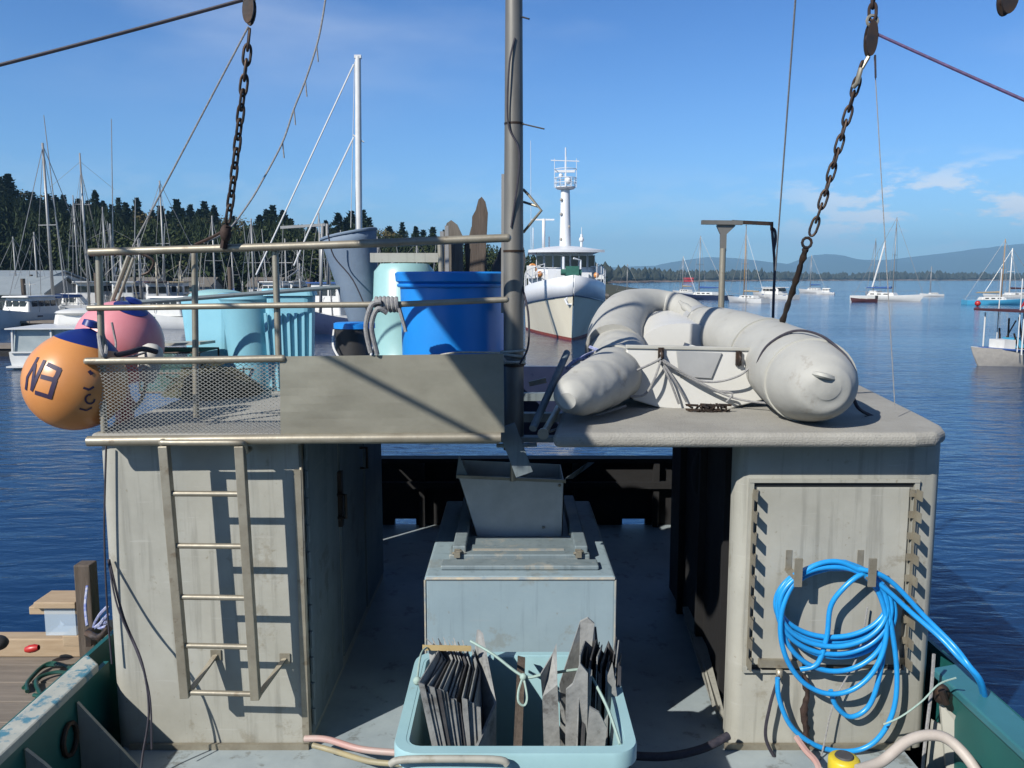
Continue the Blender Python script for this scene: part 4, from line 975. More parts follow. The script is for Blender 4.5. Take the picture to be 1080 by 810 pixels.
g = MB(); g.tube(spline([P(770, 338, 6.1), P(790, 346, 5.9), P(806, 349, 5.7), P(826, 353, 5.4), P(842, 352, 5.15), P(862, 362, 4.85)], 8), .009, 6); g.tube(spline([P(640, 350, 6.5), P(632, 372, 6.1), P(628, 392, 5.6), P(612, 404, 4.9)], 8), .009, 6); g.build('grab_line', M['ropegrey'], dg)
for fp in ([P(672, 330, 6.85), P(676, 345, 6.7), P(670, 362, 6.45)], [P(640, 344, 6.6), P(652, 352, 6.35), P(664, 350, 6.4)], [P(716, 318, 7.0), P(730, 330, 6.75), P(742, 346, 6.5)]  ):
    g = MB(); g.tube(spline(fp, 8), [.012 + .022 * math.sin(math.pi * k / 16) for k in range(17)], 10, nzamp=.012, nzs=10); g.build('fold', M['dinghy'], dg)
# crumpled folds near the bow
# ropes
def rope(pts, r, mt, nm, lb, n=8, ns=6, cat='rope', par=None):
    g = MB(); g.tube(spline(pts, n), r, ns); o = g.build(nm, M[mt], par)
    return tag(o, lb, cat) if par is None else o
g = MB()
for pts in ([P(610, 436, 5.0), P(650, 402, 5.1), P(694, 380, 5.22), P(697, 372, 5.26)], [P(697, 378, 5.24), P(740, 402, 5.22), P(780, 396, 5.18), P(804, 372, 5.2), P(835, 351, 5.0)],
            [P(697, 380, 5.24), P(730, 400, 5.22), P(775, 420, 5.2), P(818, 426, 5.1)], [P(697, 380, 5.22), P(690, 400, 5.2), P(680, 416, 5.2), P(664, 418, 5.15)], [P(700, 384, 5.24), P(712, 402, 5.22), P(724, 424, 5.24)],
            [P(698, 384, 5.24), P(706, 400, 5.22), P(716, 426, 5.24)], [P(700, 382, 5.22), P(752, 410, 5.22), P(772, 415, 5.2), P(766, 424, 5.2)]):
    g.tube(spline(pts, 8), .0075, 6)
tag(g.build('lashing_lines', M['ropegrey']), 'grey lines knotted at the eye of the white dinghy transom and fanning out over it', 'rope')
rope([P(797, 398, 5.1), P(800, 380, 5.02), P(812, 362, 5.0), P(838, 349, 4.97), P(866, 354, 4.80), P(890, 374, 4.62), P(902, 396, 4.58), P(896, 420, 4.6)], .008, 'ropedark', 'black_lashing', 'black lashing passed over the big right end of the dinghy')
rope([P(580, 455, 4.6), P(612, 444, 4.9), P(660, 428, 5.1)], .008, 'ropegrey', 'black_lashing', 'line stretched from the open pipe to under the dinghy left end')
rope([P(898, 412, 5.0), P(905, 430, 4.95), P(922, 440, 5.0), P(930, 444, 4.95), P(924, 447, 4.9), P(912, 440, 4.95)], .011, 'ropedark', 'black_lashing', 'black line end trailing on the roof corner beside the dinghy')
g = MB()
for i in range(26):
    a = i * .9; c = P(735 + 9 * math.sin(i * 1.3) + i * .9, 432 + 3.5 * math.cos(i * 2.1), 5.12); g.tube([c, c + Vector((.05 * math.cos(a), .02 * math.sin(a), .02)), c + Vector((.03, -.02, -.02 * math.cos(a)))], .008, 5)
g.ball(P(762, 437, 5.15), .035, 10, 8); tag(g.build('knotted_tackle', M['iron']), 'dark knotted tackle lying under the white dinghy transom', 'tackle')
g = MB()
for pts in ([P(622, 372, 6.2), P(640, 385, 6.0), P(650, 395, 5.8)], [P(598, 388, 5.3), P(608, 380, 5.4), P(622, 378, 5.5), P(634, 372, 5.6), P(622, 366, 5.7)], [P(596, 396, 5.2), P(604, 392, 5.2), P(600, 404, 5.1)], [P(604, 384, 5.4), P(620, 374, 5.5), P(640, 368, 5.7)]): g.tube(spline(pts, 6), .012, 6)
tag(g.build('blue_painter', M['ropeblue']), 'blue and white painter line bunched at the left end of the dinghy', 'rope')

# ------------------------------------------------------------------ davit on the right roof
pd = 7.2
dv = thing('davit', (P(763, 335, pd).x, pd, RT), 'grey post with a flared head and dark crossarm standing behind the dinghy', 'davit')
g = MB(); a = P(762.5, 262, pd); g.tube([(a.x, pd, RT), a], .027, 12); g.build('post', M['pipe'], dv)
g = MB(); g.prism([P(758, 236, pd), P(772, 236, pd), P(776, 238, pd), P(766.5, 247, pd), P(766, 265, pd), P(760, 265, pd), P(760, 247, pd), P(756, 238, pd)], (0, .03, 0)); g.build('flared_head', M['mast'], dv)
g = MB(); g.bar(P(740, 234.5, pd), P(783, 235, pd), .05, .035, up=(0, 0, 1)); g.build('head_plate', M['mast'], dv)
g = MB(); g.bar(P(772, 234, pd), P(815, 236, pd), .03, .03, up=(0, 0, 1)); g.tube([P(814, 235, pd), P(814, 243, pd)], .014, 6); g.build('crossarm', M['iron'], dv)
rope([P(814, 240, pd), P(817, 280, pd), P(816, 310, pd), P(815, 345, pd)], .012, 'ropedark', 'davit_fall', 'dark fall line hanging from the end of the davit crossarm')
rope([P(813, 240, pd), P(817, 243, pd), P(818, 252, pd), P(816, 264, pd)], .012, 'ropedark', 'davit_loop', 'short dark loose loop at the tip of the davit crossarm')
rope([P(787, 237, pd), P(787, 300, pd), P(786, 340, pd)], .004, 'ropegrey', 'thin_halyard', 'thin pale line hanging from the middle of the davit crossarm')

# ------------------------------------------------------------------ chains, blocks and rigging overhead
def chain(name, pts, pitch, wid, r, label, mat):
    root = thing(name, pts[-1], label, 'chain'); L_ = sum((b - a).length for a, b in zip(pts, pts[1:])); n = int(L_ / pitch)
    dense = spline(pts, 40); acc = [0]
    for a, b in zip(dense, dense[1:]): acc.append(acc[-1] + (b - a).length)
    def at(s):
        for i in range(len(acc) - 1):
            if acc[i + 1] >= s: return dense[i].lerp(dense[i + 1], (s - acc[i]) / max(1e-9, acc[i + 1] - acc[i]))
        return dense[-1]
    g = MB(); hl_ = pitch * .5; cl = []
    for k in range(20):
        a = 6.283 * k / 20; x = wid * math.cos(a); z = (hl_ - wid * .0) * .35 * (1 if math.sin(a) > 0 else -1) + (pitch * .72 - hl_ * .35) * math.sin(a); cl.append(Vector((x, 0, z)))
    g.tube(cl, r, 8, True); base = None
    total = acc[-1]; n = int(total / pitch)
    for i in range(n):
        p = at((i + .5) * pitch); d = (at(min(total, (i + .9) * pitch)) - at((i + .1) * pitch)).normalized()
        if base is None:
            me = g.build('link', mat, None, origin=(0, 0, 0)); o = me; base = me
        else: o = base.copy(); COL.objects.link(o)
        o.parent = root; o.location = p - root.location
        o.rotation_mode = 'QUATERNION'; q = Vector((0, 0, 1)).rotation_difference(d)
        from mathutils import Quaternion
        o.rotation_quaternion = q @ Quaternion((0, 0, 1), R(35 + 90 * (i % 2)))
    return root
chain('rusty_chain', [P(263, 34, 4.3), P(256, 100, 4.32), P(246, 190, 4.38), P(240, 236, 4.42)], .072, .0175, .007, 'dark rusty chain hanging on the left from a block to the top rail', M['iron'])
chain('long_chain', [P(909, 68, 4.9), P(893, 125, 4.95), P(870, 205, 5.0), P(853, 256, 5.05)], .080, .020, .0075, 'dark chain hanging from the block on the right towards the dinghy', M['iron'])
def block(name, px, label, cat='pulley block', w=.06, h=.13):
    (x0, y0, x1, y1, d) = px; a, b = P(x0, y0, d), P(x1, y1, d); root = thing(name, b, label, cat)
    g = MB(); c = (a + b) / 2; ln = (b - a).length; rot = Vector((0, 0, 1)).rotation_difference((a - b).normalized()).to_matrix()
    for s in (-1, 1): g.lathe([(.001, -.006), (w * .62, -.006), (w * .62, .006), (.001, .006)], c + rot @ Vector((0, s * .02, 0)), 20, rot @ Matrix.Rotation(R(90), 3, 'X') @ Matrix.Diagonal((.8, ln / w * .8, 1)), capb=False)
    g.build('cheek', M['iron'], root)
    g = MB(); g.lathe([(w * .5, -.014), (w * .42, 0), (w * .5, .014)], c, 20, rot @ Matrix.Rotation(R(90), 3, 'X'), capt=True); g.build('sheave', M['rust'], root)
    g = MB(); g.tube([c + rot @ Vector((.03 * math.cos(t), 0, ln * .5 + .03 * math.sin(t))) for t in [k * .6283 for k in range(10)]], .009, 6, True); g.build('shackle', M['pipe'], root)
    return root
block('pulley_block', (264, -6, 262, 26, 4.3), 'dark pulley block above the left rusty chain', w=.055)
g = MB(); g.tube([P(270, -900, 4.3), P(264, 0, 4.3)], .02, 8); tag(g.build('hanger_strop', M['rust']), 'rusty strop holding the left pulley block', 'strop')
block('pulley_block', (920, 22, 917, 60, 4.9), 'dark pulley block above the long chain on the right', w=.062)
chain('short_chain', [P(928, -260, 4.9), P(920, 24, 4.9)], .065, .019, .009, 'rusty chain coming down into the right pulley block from above', M['rust'])
block('pulley_block', (1066, -20, 1060, 16, 4.0), 'black block at the very top right corner against the sky', w=.075)
g = MB(); g.tube([P(916, 60, 4.9), P(909, 72, 4.9)], .012, 6); g.tube([P(908, 72, 4.88), P(904, 88, 4.88), P(900, 92, 4.9)], .014, 8); tag(g.build('shackle_swivel', M['pipe']), 'pale shackle joining the right pulley block to the long chain', 'shackle')
g = MB(); g.tube(spline([P(850, 262, 5.05), P(838, 300, 5.2), P(823, 346, 5.6)], 12), [.018 + .003 * math.sin(i * 1.9) for i in range(25)], 10, nzamp=.006, nzs=25); g.tube([P(851, 256, 5.05) + Vector((.028 * math.cos(t), 0, .03 * math.sin(t))) for t in [k * .6283 for k in range(10)]], .009, 6, True)
tag(g.build('turnbuckle_rod', M['iron']), 'thick dark rod with an eye between the long chain and the dinghy', 'rod')
g = MB(); g.ball(P(238, 246, 4.42), .03, 10, 8, sc=(1, 1, 1.5)); g.tube([P(240, 238, 4.42), P(236, 262, 4.44)], .02, 8, nzamp=.01, nzs=30); g.tube(spline([P(206, 258, 4.5), P(228, 248, 4.44), P(240, 240, 4.42)], 5), .008, 6); tag(g.build('rusty_shackle', M['rust']), 'rusty shackle fixing the left chain to the top rail', 'shackle')
def line(a, b, r, mt, lb, sag=0, nm='rigging_line'):
    a, b = Vector(a), Vector(b); pts = [a.lerp(b, t / 12) - Vector((0, 0, sag * 4 * (t / 12) * (1 - t / 12))) for t in range(13)]
    g = MB(); g.tube(pts, r, 6); return tag(g.build(nm, M[mt]), lb, 'line')
line(P(-200, 118, 4.3), P(256, 0, 4.3), .009, 'ropedark', 'thick navy line running from the left edge up to the left pulley block', .01)
line(P(925, 36, 4.9), P(1760, 390, 2.6), .009, 'ropepurple', 'purple line running from the right pulley block down to the right edge', .02)
line(P(262, 28, 4.3), P(140, 260, 4.5), .0045, 'ropegrey', 'thin grey line slanting from the left pulley block down to the top rail', .0)
line(P(1074, -900, 4.0), P(1066, -18, 4.0), .012, 'ropedark', 'dark line holding the black block at the top right corner')
line(P(922, 60, 4.9), P(944, 432, 4.9), .003, 'ropegrey', 'thin pale line dropping from the right pulley block past the dinghy to the water side')
line(P(923, 58, 4.89), P(923.5, 82, 4.89), .006, 'ropedark', 'short dark end of line below the right pulley block')
line(P(880, -560, 4.2), P(818, 285, 6.8), .006, 'ropegrey', 'grey line hanging from above to the davit, left of the long chain')
g = MB(); pts = spline([P(346, -20, 5), P(340, 20, 5), P(334, 48, 5), P(322, 85, 5), P(310, 115, 5), P(298, 150, 5), P(277, 190, 4.9), P(262, 215, 4.8), P(240, 243, 4.6), P(215, 256, 4.5)], 6); g.tube(pts, .0055, 6)
for i in (12, 18, 24, 30): g.tube([pts[i], pts[i] + Vector((.006, 0, -.09))], .004, 5)
tag(g.build('frayed_line', M['ropegrey']), 'frayed grey line with loose ties sagging from the top down to the left rail', 'line')

# ------------------------------------------------------------------ hose reel of blue hose on the right cabin
hy = FY - .09
hk = thing('hose_hanger', P(880, 600, FY - .06), 'pair of grey metal hooks holding the coiled blue hose', 'hook')
for x, y in ((842, 604), (920, 604)):
    g = MB(); c = P(x, y, FY - .18); g.box(c, (.042, .012, .16)); g.box(c + Vector((0, .085, -.04)), (.042, .16, .012)); g.box(c + Vector((0, .165, .02)), (.035, .008, .11)); g.build('hook', M['pipe'], hk)
hs = []
def el(cx, cy, rx, ry, a0, a1, d, n=14): return [P(cx + rx * math.cos(R(a0 + (a1 - a0) * i / n)), cy - ry * math.sin(R(a0 + (a1 - a0) * i / n)), d + .012 * math.sin(i * 1.1)) for i in range(n + 1)]
g = MB(); RH = .0145
for pts in (el(878, 634, 58, 38, 60, 420, hy - .01), el(880, 642, 60, 48, 75, 435, hy - .03), el(879, 662, 56, 70, 60, 420, hy - .05),
            el(884, 646, 60, 47, 100, 460, hy - .005),
            el(879, 640, 57, 42, 50, 410, hy - .045), el(881, 650, 58, 58, 80, 440, hy - .018), el(877, 637, 59, 40, 70, 430, hy + .01),
            [P(844, 706, hy), P(862, 700, hy - .02), P(872, 672, hy - .02), P(876, 640, hy - .04), P(890, 620, hy - .06), P(908, 606, hy - .05), P(925, 604, hy)],
            [P(820, 715, hy), P(822, 738, hy), P(836, 768, hy), P(865, 788, hy), P(900, 792, hy), P(925, 780, hy - .02), P(942, 750, hy - .03), P(946, 710, hy - .03), P(940, 660, hy - .04), P(930, 615, hy - .03)],
            [P(876, 728, hy), P(882, 745, hy), P(898, 756, hy), P(918, 742, hy), P(930, 700, hy - .03), P(934, 650, hy - .03)],
            [P(905, 600, hy - .05), P(926, 605, hy - .07), P(945, 618, hy - .07), P(975, 650, hy - .10), P(1005, 680, hy - .2), P(1022, 702, hy - .3), P(1036, 722, hy - .3), P(1042, 760, hy - .1)],
            [P(912, 606, hy - .03), P(935, 622, hy - .05), P(960, 645, hy - .08), P(990, 671, hy - .17), P(1010, 692, hy - .26), P(1030, 714, hy - .3), P(1037, 735, hy - .2), P(1040, 770, hy)]):
    g.tube(spline(pts, 6), RH, 10)
tag(g.build('blue_hose', M['hoseblue']), 'bright blue water hose coiled on two cabin hooks and led over the side', 'hose')
# fittings and hoses near the deck
rope([P(822, 712, hy + .02), P(812, 745, hy), P(808, 780, hy), P(826, 812, hy)], .010, 'ropedark', 'black_cable', 'thin black cable curving down the right cabin beside the blue hose')
rope([P(915, 640, hy + .03), P(905, 690, hy + .02), P(880, 740, hy), P(868, 790, hy - .02), P(862, 812, hy - .05)], .005, 'ropegrey', 'cord_line', 'thin grey cord hanging inside the blue hose coil')
rope([P(985, 690, 4.4), P(982, 730, 4.4), P(975, 790, 4.35), P(972, 830, 4.3)], .010, 'ropegrey', 'grey_cable', 'grey cable hanging down the right corner of the right cabin')
rope([P(1008, 715, 4.2), P(990, 722, 4.3), P(972, 740, 4.35), P(950, 756, 4.4), P(932, 764, 4.45)], .005, 'ropegreen', 'pale_cord', 'thin pale cord tied from the right bulwark cap to the cabin')
rope([P(905, 812, 3.95), P(930, 803, 4.0), P(960, 780, 4.05), P(990, 776, 4.05), P(1012, 790, 4.0), P(1032, 818, 3.9), P(1040, 850, 3.8)], .028, 'hosewhite', 'white_hose', 'thick dirty white hose arching over the deck at the lower right corner', ns=12)
rope([P(840, 778, 4.4), P(850, 792, 4.3), P(862, 806, 4.2), P(868, 830, 4.1)], .018, 'hosered', 'pink_hose', 'pinkish hose end below the corroded drain')
yc = P(890, 806, 4.2)
yf = thing('yellow_fitting', yc - Vector((0, 0, .05)), 'yellow dock plug with a dark centre lying on deck under the blue hose', 'plug')
g = MB(); g.lathe([(.07, -.05), (.082, -.03), (.082, .03), (.073, .04), (.05, .045)], yc, 24, capt=True); g.build('plug_body', M['yellow'], yf)
g = MB(); g.lathe([(.05, .046), (.045, .055), (.0, .056)], yc, 20); g.build('plug_face', M['slatedark'], yf)
rope([P(322, 779, 4.5), P(345, 780, 4.45), P(380, 790, 4.35), P(420, 794, 4.3), P(450, 796, 4.28)], .019, 'hosered', 'red_hose', 'red and grey hose running from the left cabin towards the aqua tote', ns=10)
rope([P(330, 786, 4.45), P(352, 792, 4.4), P(390, 803, 4.25), P(430, 806, 4.2)], .016, 'hosetan', 'tan_hose', 'tan hose lying beside the red hose on deck', ns=10)
rope([P(655, 796, 4.35), P(700, 798, 4.35), P(740, 790, 4.42), P(768, 776, 4.5)], .024, 'ropedark', 'black_hose', 'thick black hose running from the aqua tote to the right cabin', ns=10)
rope([P(115, 590, 4.6), P(130, 650, 4.5), P(150, 700, 4.4), P(157, 750, 4.35), P(150, 800, 4.3), P(146, 840, 4.2)], .007, 'ropedark', 'black_wire', 'black wire hanging down the left cabin nearest the ladder')
rope([P(114, 590, 4.6), P(124, 640, 4.5), P(146, 692, 4.42), P(158, 735, 4.36), P(160, 790, 4.3)], .005, 'ropedark', 'thin_wire', 'thinner black wire hanging beside the thicker one on the left cabin')
rope([P(112, 470, 4.58), P(110, 560, 4.57), P(113, 640, 4.57), P(118, 700, 4.57)], .006, 'ropedark', 'edge_cable', 'dark cable running down the outer edge of the left cabin')
# leaning board against the right cabin inside
g = MB(); g.prism([P(720, 642, 6.4), P(729, 660, 6.1), P(757, 753, 4.9), P(752, 748, 4.9), P(722, 655, 6.3)], (.025, .02, 0)); g.prism([P(720, 640, 6.4), P(757, 752, 4.9), P(764, 752, 4.9), P(735, 640, 6.4)], (0, 0, -.04))
tag(g.build('leaning_board', M['alu']), 'narrow pale board leaning along the foot of the right cabin in the alley', 'board')

# ------------------------------------------------------------------ aqua fish tote with stacked panels
tote = thing('fish_tote', (.04, 3.8, FL), 'open aqua plastic fish tote packed with upright grey panels, nearest the camera', 'tote')
TH = 1.40 - FL
tc0 = (.015, 3.80, FL)
g = MB(); taperbox(g, tc0, .90, .82, 1.02, .94, TH, 0, .10, wall=.045); g.build('tote_wall', M['tote'], tote)
g = MB(); 
g = MB()
def ring_(w, d, z, rad, n=6):
    pts = []
    for (sx, sy, a0) in ((1, 1, 0), (-1, 1, 90), (-1, -1, 180), (1, -1, 270)):
        for k in range(n + 1):
            a = R(a0 + 90 * k / n); pts.append(Vector((tc0[0] + sx * (w / 2 - rad) + rad * math.cos(a), tc0[1] + sy * (d / 2 - rad) + rad * math.sin(a), FL + z)))
    return pts
rings = [ring_(1.035, .955, TH - .075, .11), ring_(1.06, .98, TH - .07, .115), ring_(1.06, .98, TH - .012, .115), ring_(1.05, .97, TH + .002, .11), ring_(.96, .88, TH + .002, .08), ring_(.95, .87, TH - .006, .075), ring_(.94, .86, TH - .05, .075)]
k_ = len(rings[0]); g.add([p for r_ in rings for p in r_], [(a * k_ + b, a * k_ + (b + 1) % k_, (a + 1) * k_ + (b + 1) % k_, (a + 1) * k_ + b) for a in range(6) for b in range(k_)], True)
g.build('rim', M['tote'], tote)
g = MB(); g.tube(spline([P(412, 806, 3.29), P(430, 801, 3.28), P(520, 801, 3.27), P(535, 806, 3.27)], 5), .016, 10); g.build('handle', M['alu'], tote)
g = MB(); rp = random.Random(4)
def panel(mb, bottom, top, w, th, yaw, mat=None, notch=True):
    """upright thin panel from bottom to top point, w deep along yaw"""
    b, t = Vector(bottom), Vector(top); u = (t - b); d = Vector((math.cos(yaw), math.sin(yaw), 0)); n = u.cross(d).normalized()
    k = [b - d * w / 2, b + d * w / 2, t + d * w / 2 - u * .12, t + d * w * .28, t - d * w * .1 + u * .01, t - d * w * .42 - u * .06, t - d * w / 2 - u * .16]
    mb.prism(k, n * th); return mb
grp_l = 'thin grey panels stacked in the left half of the aqua tote'
names_ = ['first', 'second', 'third', 'fourth', 'fifth', 'sixth', 'seventh', 'eighth', 'ninth', 'tenth', 'eleventh', 'twelfth', 'thirteenth']
for i in range(13):
    t = i / 12; m = MB()
    near_t = P(442 + 58 * t + rp.uniform(-1.5, 1.5), 724 + 20 * t + rp.uniform(-6, 6), 3.46 + .012 * i)
    near_b = P(468 + 34 * t, 800, 3.44 + .01 * i); near_b.z = FL + .45
    far_t = P(450 + 50 * t + rp.uniform(-2, 2), 670 + 10 * abs(t - .35) * 2 + rp.uniform(-5, 5), 4.1); far_m = P(462 + 44 * t, 690 + 14 * t + rp.uniform(-5, 5), 3.95)
    far_b = Vector((near_b.x + .06, 4.1, FL + .45)); e = Vector((.005, 0, 0)); w = rp.uniform(.022, .034)
    m.prism([near_b, near_t, far_m, far_t, far_b], e)
    m.prism([near_b, near_t, near_t + Vector((w, .004, -.012)), near_b + Vector((w, .004, 0))], (0, -.007, 0))
    tag(m.build('trap_sheet', M['slate'] if i not in (3, 8) else M['slatedark']), names_[i] + ' thin grey slab from the left in the tote fanned stack', 'slab', grp_l)
m = MB(); m.prism([(-.085, 3.5, FL + .3), P(500, 790, 3.5), P(521, 742, 3.8), P(507, 668, 4.1), P(503, 664, 4.12), P(500, 690, 4.12)], (.012, 0, 0)); tag(m.build('trap_sheet', M['slate']), 'pointed grey panel ending the left stack in the aqua tote', 'panel')
spec = [
 ([(576, 800), (594, 800), (588, 722), (587, 680), (583, 690), (570, 712), (572, 735)], 3.72, 'slate', 'narrow pale slab with a pointed top, first right of the gap in the tote'),
 ([(592, 800), (608, 800), (628, 695), (627, 658), (620, 652), (612, 656), (590, 722)], 3.98, 'slate', 'tallest pale slab leaning right in the aqua tote'),
 ([(596, 800), (619, 800), (620, 710), (612, 700), (604, 722), (597, 728)], 3.66, 'slate', 'broad pale slab in front of the tallest leaning one'),
 ([(606, 800), (610, 800), (632, 690), (629, 662), (625, 664)], 4.04, 'slatedark', 'dark slat close behind the tallest pale slab'),
 ([(625, 800), (640, 800), (648, 745), (649, 692), (642, 677), (637, 690), (631, 682), (623, 702)], 4.0, 'slatedark', 'dark board with a broken top near the tote side'),
 ([(640, 800), (648, 800), (652, 742), (646, 700), (641, 714)], 3.8, 'slate', 'narrow pale slat standing right against the tote side'),
 ([(611, 800), (630, 800), (640, 768), (632, 752), (622, 746)], 3.60, 'slate', 'short pale splintered wedge lowest in the right half of the tote')]
for i, (pts, d, mt, lb) in enumerate(spec):
    q = [P(x, y, d + (.12 if y < 700 else 0)) for x, y in pts]
    for k, (x, y) in enumerate(pts):
        if y >= 800: q[k].z = FL + .2
    m = MB(); m.prism(q, (0, .011, .003)); tag(m.build('trap_sheet', M[mt]), lb, 'slab', 'slabs in the right half of the aqua tote')
rp = random.Random(8)
nn = ['first', 'second', 'third', 'fourth', 'fifth', 'sixth', 'seventh', 'eighth', 'ninth', 'tenth', 'eleventh', 'twelfth', 'thirteenth', 'fourteenth']
for i in range(14):
    m = MB(); x = 612 + i * 2.9; bt = P(x - 6 + i * .3, 800, 3.55); bt.z = FL + .3; tn = P(x + rp.uniform(-2, 2), 716 - rp.uniform(0, 26), 3.70 + .02 * i); tf = P(x + 5, 682 + rp.uniform(-12, 14), 4.15)
    m.prism([bt, tn, tf, Vector((bt.x + .04, 4.15, FL + .3))], (.006, 0, 0))
    if i % 2: m.prism([bt, tn, tn + Vector((.018, .003, -.01)), bt + Vector((.018, .003, 0))], (0, -.006, 0))
    tag(m.build('thin_lath', M['slatedark' if i % 3 else 'slate']), 'thin slat on edge in the tote, %s from the left of the right hand bunch' % nn[i], 'slat', 'thin slats by the right wall of the aqua tote')
m = MB(); m.prism([P(541, 800, 3.5), P(550, 800, 3.5), P(554, 696, 4.1), P(546, 694, 4.1)], (0, .03, 0)); tag(m.build('centre_post', M['woodbrown']), 'single dark wooden post standing in the gap in the middle of the aqua tote', 'post')
m = MB(); m.bar(P(446, 683, 3.95), P(497, 684, 3.95), .004, .028, up=(0, 0, 1)); m.bar(P(446, 683, 3.95), P(447, 683, 4.2), .004, .028); tag(m.build('cream_strap', M['strap']), 'cream strap holding the top of the left stack in the aqua tote', 'strap')
g = MB(); pts = [P(440, 716, 3.62), P(444, 690, 3.85), P(450, 683, 3.94)]; g.tube(spline(pts, 5), .005, 6)
g.tube(spline([P(496, 676, 3.9), P(520, 690, 3.85), P(552, 713, 3.8), P(575, 711, 3.8), P(612, 706, 3.85), P(621, 710, 3.8), P(640, 745, 3.6), P(654, 785, 3.38)], 8), .007, 6)
g.tube(spline([P(552, 713, 3.79), P(547, 728, 3.76), P(547, 740, 3.74), P(553, 744, 3.74), P(556, 735, 3.75), P(552, 713, 3.79)], 6), .006, 6); g.ball(P(552, 714, 3.79), .018, 10, 8)
g.ball(P(440, 718, 3.6), .02, 8, 6)
tag(g.build('tie_cord', M['ropegreen']), 'pale green cord knotted in the middle and tied across the panels in the aqua tote', 'cord')

# ------------------------------------------------------------------ dock at lower left
dz = .50
dock = thing('float_dock', (-4.2, 4.5, 0), 'weathered plank float dock beside the left bulwark', 'dock')
g = MB()
for i in range(17):
    y = 1.6 + i * .275; g.bb(-7, -2.75, y, y + .262, dz - .05, dz)
g.build('planking', M['dockwood'], dock, bevel=.004, seg=1)
g = MB(); g.bb(-6.9, -2.8, 1.7, 6.2, -.3, dz - .06); g.build('float', M['dark_hull'], dock)
g = MB(); a, b = P(-60, 668, 6.15), P(92, 668, 6.15); g.bb(-7, -3.16, 6.12, 6.26, dz + .002, dz + .15); g.build('edge_beam', M['newwood'], dock, bevel=.01)
g = MB(); g.bb(-3.38, -2.98, 5.98, 6.28, dz + .152, dz + .24); tag(g.build('timber_step', M['newwood'], bevel=.008), 'short pale timber block under the clear tank', 'timber')
g = MB(); g.bb(-3.24, -3.12, 5.94, 6.06, dz + .0, 1.30); dp = tag(g.build('dock_post', M['woodbrown'], bevel=.01), 'square brown wooden post beside the clear tank on the dock', 'post')
tk = thing('clear_tank', (-3.35, 6.05, dz + .24), 'small cloudy plastic tank with a pale lid on the dock timber', 'tank')
g = MB(); g.bb(-3.50, -3.27, 5.98, 6.18, dz + .242, dz + .46); g.build('tank_wall', M['clear'], tk)
g = MB(); g.bb(-3.56, -3.25, 5.95, 6.2, dz + .462, dz + .51); g.bb(-3.62, -3.25, 5.99, 6.16, dz + .40, dz + .46); g.build('lid', M['newwood'], tk, bevel=.006)
g = MB(); a = P(34, 684, 5.95); g.lathe([(.02, -.05), (.03, -.02), (.03, .02), (.02, .05)], a, 16, Matrix.Rotation(R(80), 3, 'Y')); tag(g.build('red_float', M['red']), 'small red float lying against the pale dock beam', 'float')
g = MB()
for pts in ([P(24, 716, 5.6), P(45, 700, 5.9), P(70, 696, 5.9), P(94, 694, 5.8)], [P(28, 720, 5.55), P(30, 708, 5.7), P(55, 698, 5.95), P(95, 698, 5.7)], [P(42, 722, 5.5), P(38, 710, 5.7), P(60, 698, 5.8), P(90, 700, 5.7)], [P(35, 724, 5.5), P(52, 726, 5.45), P(58, 712, 5.6), P(75, 702, 5.75)]):
    pts = [Vector((p.x, p.y, dz + .02 + .01 * i)) for i, p in enumerate(pts)]; g.tube(spline(pts, 8), .014, 8)
tag(g.build('green_hose', M['hosegreen']), 'dark green hose coiled on the dock planks', 'hose')
g = MB()
for pts in ([P(113, 640, 4.9), P(104, 650, 5.0), P(99, 662, 5.1), P(112, 656, 4.9)], [P(114, 648, 4.9), P(105, 658, 5.0), P(97, 664, 5.1)], [P(92, 618, 5.7), P(90, 640, 5.6), P(92, 660, 5.5)], [P(110, 652, 4.9), P(104, 662, 4.95), P(114, 660, 4.9)]): g.tube(spline(pts, 6), .010, 6)
tag(g.build('blue_mooring_line', M['ropeblue']), 'blue and white mooring line wrapped near the dock post', 'rope')
g = MB(); g.tube(spline([P(92, 668, 4.75), P(104, 672, 4.7), P(115, 662, 4.7)], 5), .02, 8, nzamp=.008, nzs=20); g.box(P(95, 672, 4.8), (.03, .05, .1)); tag(g.build('iron_cleat', M['iron']), 'dark iron cleat at the end of the peeling left bulwark cap', 'cleat')
g = MB(); g.ball(P(-3, 678, 5.6), .06, 14, 10, sc=(1.3, 1, .9)); tag(g.build('dark_fender', M['black']), 'dark round fender on the dock at the left edge', 'fender')
